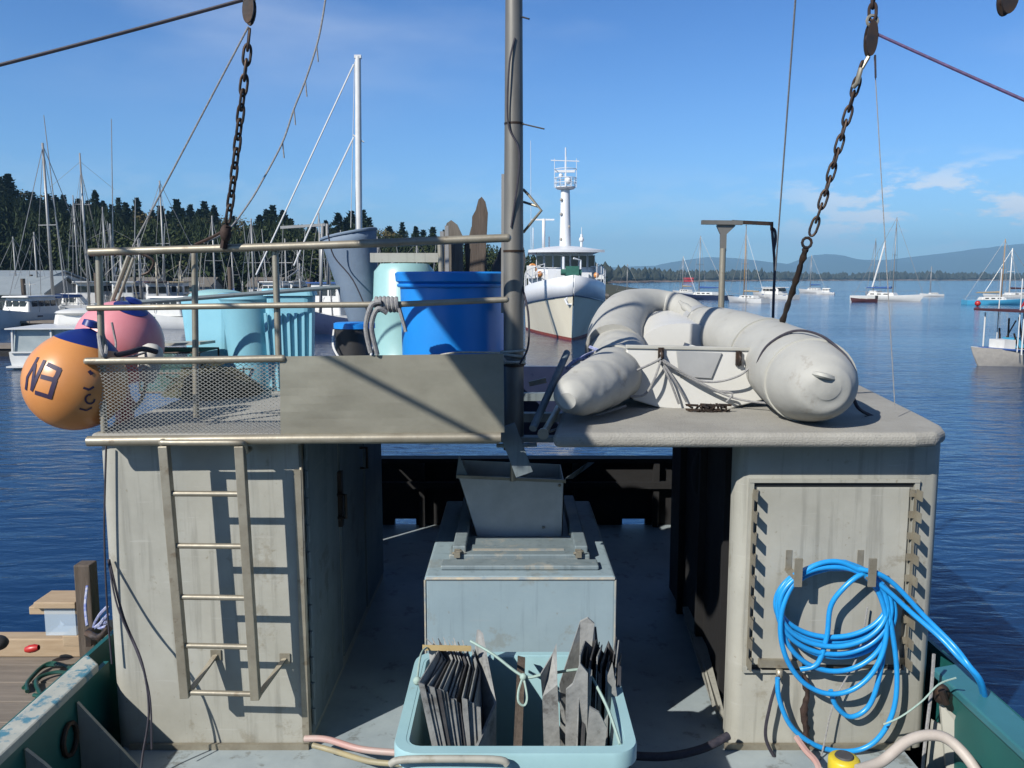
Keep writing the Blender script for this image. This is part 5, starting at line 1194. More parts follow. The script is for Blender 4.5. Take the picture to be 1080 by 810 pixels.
# ------------------------------------------------------------------ vessels. Local frames: bow towards +Y, waterline at z=0
def hull_mb(L_, B, fs, fb, n=14, tuck=.55, keel=.35, stern=.78):
    """fs, fb: freeboard at stern and bow"""
    g = MB(); rows = []
    for i in range(n + 1):
        t = i / n; hb = B / 2 * (stern + (1 - stern) * math.sin(min(1, t / .45) * 1.5708)) * (1 - max(0, (t - .45) / .55) ** 2.3); hb = max(hb, .015)
        s = fs + (fb - fs) * t ** 1.8 - .06 * math.sin(math.pi * t); y = -L_ / 2 + L_ * t + .10 * L_ * 0
        wl = hb * (.93 - .25 * t ** 2); sh = .06 * L_ * max(0, t - .8) / .2
        rows.append([(-hb, y + sh, s), (-hb * .985, y + sh * .7, s * .6), (-wl, y, 0), (-wl * tuck, y - sh * .3, -keel), (wl * tuck, y - sh * .3, -keel), (wl, y, 0), (hb * .985, y + sh * .7, s * .6), (hb, y + sh, s)])
    k = 8; vs = [v for r in rows for v in r]; fs_ = []
    for i in range(n):
        for j in range(k - 1): fs_.append((i * k + j, i * k + j + 1, (i + 1) * k + j + 1, (i + 1) * k + j))
    fs_.append(tuple(range(k))); fs_.append(tuple(range(n * k, n * k + k))[::-1])
    g.add(vs, fs_, True)
    d = MB(); vs = []; 
    for r in rows: vs += [Vector(r[0]) * .99 - Vector((0, 0, .03)), Vector((0, r[0][1], r[0][2] + .02)), Vector(r[7]) * .99 - Vector((0, 0, .03))]
    fs2 = []
    for i in range(n):
        for j in range(2): fs2.append((i * 3 + j, i * 3 + j + 1, (i + 1) * 3 + j + 1, (i + 1) * 3 + j))
    d.add(vs, fs2, True)
    return g, d
def win_row(mb, x0, x1, y, z0, z1, n, gap=.06, side='y'):
    w = (x1 - x0) / n
    for i in range(n):
        a, b = x0 + w * i + gap / 2, x0 + w * (i + 1) - gap / 2
        if side == 'y': mb.bb(a, b, y - .01, y + .01, z0, z1)
        else: mb.bb(y - .01, y + .01, a, b, z0, z1)
def sailboat(label, L_=9, hm='hullwhite', cover='canvasblue', mast=11, mm='spar', group=None, boom=True, thick=1.0, cabin='gel', name='sailboat'):
    o = thing(name, (0, 0, 0), label, 'sailboat', group); B = L_ * .31
    h, d = hull_mb(L_, B, .75, 1.05); h.build('hull', M[hm], o); d.build('deck', M['hullwhite'], o)
    c = MB(); taperbox(c, (0, -L_ * .05, .78), B * .62, L_ * .42, B * .5, L_ * .36, .48, 0, .15); cb = c.build('cabin', M[cabin], o)
    wv = MB()
    for s in (-1, 1):
        for k in range(3): wv.bb(s * B * .292 - .012, s * B * .292 + .012, -L_ * .2 + k * L_ * .1, -L_ * .14 + k * L_ * .1, .95, 1.12)
    wv.build('window', M['glass'], cb)
    m = MB(); m.tube([(0, L_ * .1, .9), (0, L_ * .1, mast)], [.062 * thick, .042 * thick], 8); m.bar((-B * .28, L_ * .1, mast * .55), (B * .28, L_ * .1, mast * .55), .05 * thick, .03 * thick); m.build('mast', M[mm], o)
    if boom:
        m = MB(); m.tube([(0, L_ * .09, 1.9), (0, -L_ * .32, 1.95)], .05, 8); m.build('boom', M[mm], o)
        m = MB(); m.tube([(0, L_ * .08, 2.05), (0, -L_ * .1, 2.02), (0, -L_ * .3, 2.02)], [.19, .15, .09], 10, nzamp=.02, nzs=2); m.build('sail_cover', M[cover], o)
    m = MB(); w_ = .018 * thick; m.tube([(0, L_ * .54, 1.1), (0, L_ * .1, mast * .98)], w_, 4); m.tube([(0, -L_ * .49, .8), (0, L_ * .1, mast * .99)], w_, 4)
    for s in (-1, 1): m.tube([(s * B * .45, L_ * .08, .9), (s * B * .28, L_ * .1, mast * .55), (0, L_ * .1, mast * .97)], w_ * .8, 4)
    m.build('stay', M['spar'], o)
    m = MB()
    for s in (-1, 1):
        for y, z in ((L_ * .45, 1.0), (L_ * .25, .95), (0, .85), (-L_ * .25, .8), (-L_ * .45, .78)):
            hb = B / 2 * (1 - max(0, (y / L_ + .5 - .45) / .55) ** 2.3) * .93; m.tube([(s * hb, y, z), (s * hb, y, z + .6)], .018, 4)
        m.tube([(s * B / 2 * (1 - max(0, (y / L_ + .5 - .45) / .55) ** 2.3) * .93, y, z + .6) for y, z in ((L_ * .45, 1.0), (L_ * .25, .95), (0, .85), (-L_ * .25, .8), (-L_ * .45, .78))], .014, 4)
    m.build('guard_rail', M['spar'], o); return o
def cruiser(label, L_=8, hm='hullwhite', top='white', group=None, name='motorboat', mast=0, trim='canvasblue'):
    o = thing(name, (0, 0, 0), label, 'motorboat', group); B = L_ * .34
    h, d = hull_mb(L_, B, .8, 1.4, stern=.92); h.build('hull', M[hm], o); d.build('deck', M['hullwhite'], o)
    c = MB(); taperbox(c, (0, 0, .85), B * .78, L_ * .46, B * .64, L_ * .36, 1.25, 0, .15); cb = c.build('cabin', M['gel'], o)
    wv = MB()
    for s in (-1, 1): win_row(wv, -L_ * .17, L_ * .17, s * B * .362, 1.45, 1.85, 4, .12, 'x')
    win_row(wv, -B * .28, B * .28, L_ * .205, 1.45, 1.85, 3, .1); win_row(wv, -B * .28, B * .28, -L_ * .207, 1.3, 1.85, 2, .1); wv.build('window', M['glass'], cb)
    r = MB(); taperbox(r, (0, -.2, 2.1), B * .74, L_ * .5, B * .70, L_ * .48, .1, 0, .15); r.build('roof', M[top], cb)
    m = MB(); m.tube([(0, 0, 2.2), (0, 0, 3.2 + mast)], .04, 6); m.bar((-.4, 0, 3.0), (.4, 0, 3.0), .05); m.tube([(.5, -.5, 2.2), (.5, -.5, 4)], .012, 4); m.build('mast', M['spar'], o)
    m = MB()
    for s in (-1, 1):
        m.tube(spline([(s * B * .42, L_ * .1, 1.05), (s * B * .42, L_ * .12, 1.7), (s * B * .3, L_ * .38, 1.9), (0, L_ * .53, 2.0)], 5), .02, 5)
        for t in (.2, .3, .4): m.tube([(s * B * (.46 - (t - .1) * .8), L_ * t, 1.1), (s * B * (.44 - (t - .1) * .7), L_ * t, 1.8)], .015, 4)
    m.build('bow_rail', M['spar'], o)
    m = MB(); m.bar((-B * .47, -L_ * .45, .72), (-B * .47, L_ * .15, .78), .03, .1); m.bar((B * .47, -L_ * .45, .72), (B * .47, L_ * .15, .78), .03, .1); m.build('rub_strake', M[trim], o)
    return o
def troller(label, L_=11, hm='hullwhite', pole=9, trim='canvasgreen', group=None, mast=8, polem='spar'):
    o = thing('fishing_boat', (0, 0, 0), label, 'fishing boat', group); B = L_ * .32
    h, d = hull_mb(L_, B, .9, 2.1, stern=.8); h.build('hull', M[hm], o); d.build('deck', M['hullwhite'], o)
    c = MB(); taperbox(c, (0, L_ * .12, 1.1), B * .55, L_ * .26, B * .5, L_ * .23, 2.0, 0, .12); cb = c.build('wheelhouse', M['white'], o)
    wv = MB(); win_row(wv, -B * .24, B * .24, L_ * .242, 2.35, 2.8, 3, .12); win_row(wv, -B * .24, B * .24, -L_ * .003, 2.3, 2.8, 2, .14)
    for s in (-1, 1): win_row(wv, L_ * .02, L_ * .22, s * B * .262, 2.35, 2.8, 3, .14, 'x')
    wv.build('window', M['glass'], cb)
    r = MB(); taperbox(r, (0, L_ * .11, 3.1), B * .6, L_ * .31, B * .6, L_ * .31, .08, 0, .12); r.build('roof', M[trim], cb)
    m = MB(); m.tube([(0, -L_ * .05, 1), (0, -L_ * .05, mast)], [.1, .06], 8); m.bar((-.6, -L_ * .05, mast * .7), (.6, -L_ * .05, mast * .7), .06); m.tube([(0, -L_ * .05, 3.4), (0, -L_ * .38, 4.4)], .06, 6); m.build('mast', M[polem], o)
    for s in (-1, 1):
        m = MB(); m.tube([(s * B * .45, 0, 1.1), (s * B * .62, -.3, 1 + pole)], [.06, .03], 6); m.tube([(s * B * .6, -.28, pole * .7), (0, -L_ * .05, mast * .95)], .012, 4); m.build('trolling_pole', M[polem], o)
    m = MB(); m.tube([(0, L_ * .5, 2.1), (0, -L_ * .05, mast * .95), (0, -L_ * .46, 1.0)], .014, 4)
    for s in (-1, 1): m.tube([(s * B * .48, -L_ * .2, 1.0), (0, -L_ * .05, mast * .9), (s * B * .4, L_ * .2, 1.3)], .012, 4)
    for z in (1.6, 2.2, 2.8, 3.4): m.bar((-.22, -L_ * .09, z), (.22, -L_ * .09, z), .02)
    m.build('rigging', M['spar'], o)
    m = MB(); m.bb(-B * .3, B * .3, -L_ * .4, -L_ * .2, 1.0, 1.35); m.build('hatch', M[trim], o); return o
def put(o, px, wy, rz, sc=1):
    """waterline seen at row wy"""
    p = PZ(px, wy, 0); o.location = p; o.rotation_euler = (0, 0, R(rz)); o.scale = (sc, sc, sc); return o

# ---- the white ship, bow on
sh = thing('ship', (0, 0, 0), 'white and cream ship bow-on beyond the dinghy, with a tall mast and caged platform', 'ship')
g = MB(); k2 = []
def shs(t):  # t 0 bow .. 1 aft; returns half breadths and heights
    hb = 2.36 * (1 - (1 - min(1, t / .42)) ** 2.0) ** .72 + .03
    return hb
nst = 18; rows = []
for i in range(nst + 1):
    t = i / nst; y = 9 - 18 * t; hb = shs(t); she = 3.15 - 1.0 * min(1, t * 1.5) ** .8; wl = hb * min(1, .35 + t * 1.3); rk = 1.3 * (1 - min(1, t * 4))
    rows.append([(-hb, y + rk, she), (-hb * .99, y + rk * .8, she - .95), (-wl * .97 - .01, y + rk * .1, .14), (-wl * .93, y, -.2), (-wl * .5, y, -1), (wl * .5, y, -1), (wl * .93, y, -.2), (wl * .97 + .01, y + rk * .1, .14), (hb * .99, y + rk * .8, she - .95), (hb, y + rk, she)])
def strip(idx, nm, mt):
    s = MB(); vs = [r[j] for r in rows for j in idx]; k = len(idx)
    fs = [(i * k + j, i * k + j + 1, (i + 1) * k + j + 1, (i + 1) * k + j) for i in range(nst) for j in range(k - 1)]
    s.add(vs, fs, True); return s
lower = strip((1, 2), '', 0); s2 = strip((7, 8), '', 0); lower.add(s2.v, s2.f, True); hl = lower.build('hull', M['cream'], sh)
b1_ = strip((2, 3, 4, 5, 6, 7), '', 0); b1_.build('boot_topping', M['redoxide'], sh)
b1_ = strip((0, 1), '', 0); s2 = strip((8, 9), '', 0); b1_.add(s2.v, s2.f, True); b1_.build('bulwark', M['shipwhite'], sh, solid=.04)
g = MB(); vs = []
for r in rows: vs += [Vector(r[1]) + Vector((.02, 0, .1)), Vector(r[8]) + Vector((-.02, 0, .1))]
g.add(vs, [(2 * i, 2 * i + 1, 2 * i + 3, 2 * i + 2) for i in range(nst)]); g.build('foredeck', M['hatch'], sh)
g = MB()
for side in (1, 8): g.tube([Vector(r[side]) + Vector((-.02 if side == 1 else .02, .02, 0)) for r in rows], .028, 6)
g.build('rub_rail', M['navyhull'], sh)
# deckhouse, rounded front
def house(g, hw, y0, y1, z0, z1, bulge=.5, n=12, slope=0):
    pts = [(-hw, y0)] + [(-hw + 2 * hw * i / n, y1 + bulge * (1 - (2 * i / n - 1) ** 2)) for i in range(n + 1)] + [(hw, y0)]
    m_ = len(pts); vs = [(x, y, z0) for x, y in pts] + [(x * (1 - slope * .1), y - slope * .2, z1) for x, y in pts]
    g.add(vs, [(i, (i + 1) % m_, (i + 1) % m_ + m_, i + m_) for i in range(m_)] + [tuple(range(m_, 2 * m_))]); return g
g = MB(); house(g, 2.15, -6, 1.8, 2.1, 3.05, .6); lowh = g.build('deckhouse', M['shipwhite'], sh)
g = MB(); house(g, 1.72, -4.5, 2.4, 3.05, 4.5, .55, slope=.5); wh = g.build('wheelhouse', M['shipwhite'], sh)
def arc_pt(hw, y1, bulge, x): return Vector((x, y1 + bulge * (1 - (x / hw) ** 2), 0))
for i in range(7):
    xc = -1.5 + .5 * i; w_ = .19 if i in (0, 6) else .205
    a, b = arc_pt(1.72, 2.42, .55, xc - w_), arc_pt(1.72, 2.42, .55, xc + w_); d = (b - a).normalized(); nrm = Vector((-d.y, d.x, 0)); ctr = (a + b) / 2 + Vector((0, 0, 3.92))
    mrot = Matrix((d, nrm, Vector((0, 0, 1)))).transposed()
    g = MB(); g.box(ctr, ((b - a).length, .05, .64), mrot); wn = g.build('window', M['glass'], wh)
    g = MB()
    for s in (-1, 1): g.box(ctr + d * s * ((b - a).length / 2 + .02), (.03, .07, .70), mrot); g.box(ctr + Vector((0, 0, s * .34)), ((b - a).length + .04, .07, .03), mrot)
    g.build('window_frame', M['shipwhite'], wn)
g = MB()
for s in (-1, 1): win_row(g, -3.6, 1.8, s * 1.735, 3.7, 4.2, 5, .25, 'x')
g.build('side_window', M['glass'], wh)
g = MB()
def dome(u, v):
    x = -2.2 + 4.4 * u; y = -4.8 + 8.2 * v; f = max(0, 1 - (2 * u - 1) ** 2); yy = y if v < .9 else y + .6 * f; return Vector((x, yy, 4.52 + .30 * f * (1 - (2 * v - 1) ** 4)))
g.grid(dome, 20, 14); g.add([dome(i / 20, 1) for i in range(21)] + [dome(i / 20, 1) - Vector((0, .02, .12)) for i in range(21)], [(i, i + 1, 22 + i, 21 + i) for i in range(20)]); g.build('visor_roof', M['shipwhite'], wh, solid=.05)
# mast column with caged platform
g = MB(); g.tube([(-.05, 1.0, 4.6), (-.03, 1.0, 8.0)], [.36, .27], 18); mt_ = g.build('mast_column', M['shipwhite'], sh)
g = MB(); g.lathe([(.5, 8.0), (.62, 8.08), (.62, 8.14), (0, 8.14)], (-.03, 1, 0), 16)
for z in (8.35, 8.62, 9.1):
    g.tube([(-.03 + .66 * math.cos(t), 1 + .66 * math.sin(t), z) for t in [k * .5236 for k in range(12)]], .022, 5, True)
for k in range(12): a = k * .5236; g.tube([(-.03 + .66 * math.cos(a), 1 + .66 * math.sin(a), 8.1), (-.03 + .66 * math.cos(a), 1 + .66 * math.sin(a), 8.64 if k % 3 else 9.7)], .018, 5)
g.bar((-.85, 1, 9.55), (.85, 1, 9.6), .05); g.tube([(-.03, 1, 8), (-.03, 1, 10.3)], .04, 6); g.bar((-.6, 1, 9.0), (.6, 1, 9.0), .09, .14); g.ball((-.2, 1, 8.5), .2, 12, 8); g.ball((.25, 1.1, 8.75), .13, 12, 8)
g.build('platform_cage', M['shipwhite'], mt_)
g = MB()
for z in (5.2, 6.6, 7.4): g.ball((.22, 1.25, z), .09, 8, 6)
g.ball((-.25, 1.2, 5.9), .1, 8, 6); g.build('mast_lamp', M['buff'], mt_)
g = MB(); g.bar((2.0, .4, 6.35), (.6, .4, 6.35), .07, .09); g.tube([(1.25, .4, 4.7), (1.25, .4, 6.4)], .1, 8); g.tube([(1.9, .4, 4.6), (1.9, .4, 5.9)], .03, 5); g.build('radar_scanner', M['shipwhite'], sh)
g = MB(); g.tube([(-1.05, .8, 4.7), (-1.05, .8, 5.5)], .08, 8); g.ball((-1.05, .8, 5.2), .16, 10, 8); g.tube([(-1.05, .8, 5.5), (-1.05, .8, 5.9)], .02, 5)
g.tube([(2.0, -1, 4.7), (2.05, -1, 11)], .014, 4); g.tube([(.9, 0, 4.7), (.9, 0, 5.4)], .05, 5); g.build('antenna', M['shipwhite'], sh)
g = MB()
for s in (-1, 1):
    for y in (-3.2, -2.0, -.8): g.tube([(s * 2.1, y, 3.3), (s * 2.1, y + .9, 3.3)], .26, 12)
g.build('raft_canister', M['white'], sh)
g = MB(); g.tube([(1.95 + .22 * math.cos(t), 2.35, 3.55 + .22 * math.sin(t)) for t in [k * .5236 for k in range(12)]], .06, 8, True); g.build('life_ring', M['orange'], sh)
g = MB()
for x in (-1.9, -1.3, -.7, .7, 1.3, 1.9): g.bar((x, 2.3 + .5 * (1 - (x / 2.2) ** 2), 3.0), (x, 2.3 + .5 * (1 - (x / 2.2) ** 2), 3.65), .04)
for z in (3.35, 3.65): g.tube([(x / 10, 2.3 + .5 * (1 - (x / 22) ** 2), z) for x in range(-20, 21, 4)], .022, 5)
g.build('bridge_rail', M['shipwhite'], sh)
g = MB()
for k, (x, y) in enumerate(((-.9, 5.2), (.9, 5.0), (0, 5.8), (-.4, 4.6), (.5, 6.5))): g.box((x, y, 3.0 + .1 * (k % 2)), (.45, .5, .6 + .2 * (k % 3)))
g.tube([(.3, 6.0, 2.5), (.3, 6.0, 4.1)], .07, 8); g.tube([(-.6, 6.6, 2.6), (-.6, 6.6, 3.9), (-.2, 6.8, 4.0)], .05, 8); g.build('deck_gear', M['shipwhite'], sh)
# rails, anchor, windlass
g = MB()
for s in (-1, 1):
    pts = [Vector(r[0 if s < 0 else 9]) for r in rows[2:14:1]]
    for p in pts: g.tube([p, p + Vector((0, 0, .8))], .02, 4)
    g.tube([p + Vector((0, 0, .8)) for p in pts], .022, 5); g.tube([p + Vector((0, 0, .4)) for p in pts], .016, 5)
g.build('guard_rail', M['shipwhite'], sh)
ac = Vector((.16, 9.55, 2.05)); g = MB(); g.lathe([(.16, -.1), (.2, 0), (.13, .1)], ac, 14, Matrix.Rotation(R(70), 3, 'X'), capt=True); g.tube([ac + Vector((-.25, .15, -.05)), ac + Vector((-.08, .22, -.28)), ac + Vector((.12, .2, -.28)), ac + Vector((.26, .12, -.02))], .05, 6); g.build('anchor', M['shipwhite'], sh)
g = MB(); g.box((-.1, 7.2, 3.3), (.7, .5, .6)); g.tube([(-.6, 7.2, 3.3), (.5, 7.2, 3.3)], .16, 10); g.build('windlass', M['canvasgreen'], sh)
g = MB(); g.ball((1.6, 6.2, 3.2), .17, 10, 8); g.ball((-1.5, 6.0, 3.15), .15, 10, 8); g.build('fender', M['orange'], sh)
g = MB()
for x, y, z in ((-2.0, 2.4, 3.3), (2.05, 2.2, 3.35), (1.2, 4.5, 2.9), (-1.1, 4.6, 2.95)): g.box((x, y, z), (.5, .5, .7))
g.build('deck_locker', M['white'], sh)
p = PZ(597, 358, 0); sh.location = (p.x + .38, p.y + 9.2, 0); sh.rotation_euler = (0, 0, R(179.3)); sh.scale = (1.07, 1.12, 1.14)

# ---- moored boats out in the bay (right)
put(sailboat('small white sailboat with a single bare mast just right of the white ship', 7, mast=8.5, boom=False, thick=1.6), 664, 313, 70, .72)
put(sailboat('dark hulled sailboat moored left of the davit post', 11, 'navyhull', 'canvasblue', 11, thick=1.7), 742, 315.5, 35, .95)
put(sailboat('white sailboat half hidden by the dark hulled one left of the davit post', 8, 'hullwhite', 'canvastan', 9, thick=1.7), 722, 311, 28, .9)
put(sailboat('white sailboat with a varnished wooden mast just right of the davit post', 9, 'hullwhite', 'canvastan', 12.5, 'sparwood', thick=1.7), 788, 319, 28, .8)
put(cruiser('white motor yacht with a boxy cabin between the davit and the long chain', 10, trim='canvasblue'), 816, 315, 28, .9)
put(sailboat('white sailboat with a slim mast right of the long chain', 8, mast=9.5, thick=1.7), 857, 309, 30, .95)
put(cruiser('tiny white motorboat alone right of the long chain', 6), 871, 310.5, 60, .6)
put(sailboat('big white sloop moored left of the small lone sailboat', 10.5, 'hullwhite', 'canvasblue', 13, thick=1.5), 934, 317, 224, .98)
put(sailboat('white ketch lying close behind the big white sloop', 9.5, 'hullwhite', 'white', 12, thick=1.5), 922, 313, 140, .9)
# leaning spar on the sloop group
g = MB(); g.tube([P(920, 303, 145), P(929, 272, 145), P(934, 254, 145)], .14, 6); tag(g.build('leaning_spar', M['white']), 'white spar leaning up out of the pair of white sailboats', 'spar')
def skiff(label, hm, L_=4, mtr=True):
    o = thing('skiff', (0, 0, 0), label, 'skiff'); h, d = hull_mb(L_, L_ * .4, .45, .65, keel=.15); h.build('hull', M[hm], o); s = MB()
    for y in (-L_ * .25, 0, L_ * .2): s.bb(-L_ * .17, L_ * .17, y, y + .2, .48, .52)
    s.build('thwart', M['newwood'], o)
    if mtr: s = MB(); s.box((0, -L_ * .52, .7), (.3, .3, .5)); s.bar((0, -L_ * .53, .5), (0, -L_ * .53, -.2), .12); s.build('outboard', M['black'], o)
    return o
put(skiff('dark red skiff tied at the stern of the big white sloop', 'maroon', 3.6), 911, 318.5, 92)
put(sailboat('small lone white sailboat with a short mast in the middle of the open bay', 7.5, mast=10.5, boom=False, thick=2.1), 983, 312.5, 82, .55)
put(sailboat('light blue hulled sailboat with a reddish mast at the right edge', 10, 'lightblue', 'canvastan', 11, 'sparwood', thick=1.6), 1049, 321, 265, .78)
put(sailboat('white sailboat behind the light blue hull at the right edge', 11, 'hullwhite', 'maroon', 9.2, 'white', thick=2.2), 1070, 316, 95, .9)
g = MB(); g.ball((0, 0, .25), .35, 12, 8); o = g.build('mooring_buoy', M['red']); o.location = PZ(1031, 323, 0); tag(o, 'small reddish mooring buoy beside the light blue hull', 'mooring buoy')
# workboat with maroon awning at the right edge
wb = thing('workboat', (0, 0, 0), 'low white workboat with a maroon awning on posts at the right edge', 'workboat')
h, d = hull_mb(6.6, 2.3, .55, .75, stern=.95); h.build('hull', M['buff'], wb); d.build('deck', M['white'], wb)
g = MB(); 
for s in (-1, 1): g.tube([(s * 1.08, -3.2, .50), (s * 1.12, 0, .55), (s * .95, 1.8, .62), (.02 * s, 3.4, .72)], .045, 6)
g.build('gunwale', M['canvasblue'], wb)
g = MB(); g.prism([(-1.3, -2.9, 2.0), (1.3, -2.9, 2.0), (1.3, 2.6, 2.12), (-1.3, 2.6, 2.12)], (0, 0, .09)); g.build('awning', M['maroon'], wb)
for x, y in ((-1.1, -2.6), (1.1, -2.6), (-1.0, 2.3), (1.0, 2.3), (0, 1.2)): g = MB(); g.tube([(x, y, .5), (x, y, 2.05)], .03, 6); g.build('awning_post', M['white'], wb)
for x, y, z in ((-1.0, 2.5, 3.4), (1.1, 1.6, 3.8), (1.1, .4, 4.3)): g = MB(); g.tube([(x, y, .6), (x, y, z)], .035 if z > 4 else .02, 6); g.build('whip_pole', M['white'], wb)
g = MB(); g.box((0, 2.3, .85), (.8, .5, .35)); g.build('foredeck_box', M['white'], wb)
g = MB(); g.box((.5, 1.3, .85), (.6, .6, .4)); g.box((-.4, -.2, .85), (.6, .6, .4)); g.build('fish_box', M['lightblue'], wb)
g = MB(); rg = random.Random(2)
for i in range(40):
    a = Vector((rg.uniform(-.9, .9), rg.uniform(-2.8, 1.9), .6)); g.bar(a, a + Vector((rg.uniform(-.4, .4), rg.uniform(-.4, .4), rg.uniform(.3, 1.3))), .05)
g.build('gear', M['iron'], wb)
g = MB(); g.prism([(-.6, 1.9, 2.4), (-.6, 2.1, 2.3), (-.6, 1.85, 2.8)], (.03, 0, 0)); g.build('pennant', M['red'], wb)
p = PZ(1108, 384, 0); wb.location = p; wb.rotation_euler = (0, 0, R(101))
# red shed on the far shore
g = MB(); g.bb(-3.6, 3.6, -2.5, 2.5, 0, 2.4); g.prism([(-4, -3, 2.4), (-4, 3, 2.4), (-4, 0, 3.6)], (8, 0, 0)); o = g.build('red_shed', M['red']); q = P(726, 296, 700); o.location = (q.x, 700, .6); tag(o, 'small red roofed shed on the far shore', 'shed')

# ---- the marina at left
def dock_f(x0, x1, y, w, label):
    o = thing('floating_walkway', ((x0 + x1) / 2, y, 0), label, 'walkway'); g = MB(); g.bb(x0, x1, y, y + w, .35, .5); g.build('planking', M['dockwood'], o); g = MB(); g.bb(x0, x1, y + .1, y + w - .1, -.3, .34); g.build('float', M['dark_hull'], o)
dock_f(-60, -8, 57.5, 1.6, 'nearest long floating walkway of the marina'); dock_f(-75, -8, 80.5, 1.6, 'second long floating walkway of the marina'); dock_f(-95, -6, 106, 1.8, 'farthest long floating walkway of the marina')
for i, (px, d, wh_) in enumerate(((28, 62, 'far left'), (105, 60, 'behind the rail corner'), (245, 59, 'behind the turquoise bins'), (328, 60, 'behind the hanging chute'), (37, 84, 'right of the grey boathouse'), (145, 84, 'over the pink buoy'), (330, 84, 'near the tall white mast'))):
    x = (px - 540) / FPX * d; g = MB(); g.tube([(x, d, -1), (x, d, 3.4 + (i % 3) * .4)], .16, 10); tag(g.build('piling', M['woodbrown']), 'dark wooden piling in the marina, ' + wh_, 'piling', 'marina pilings')
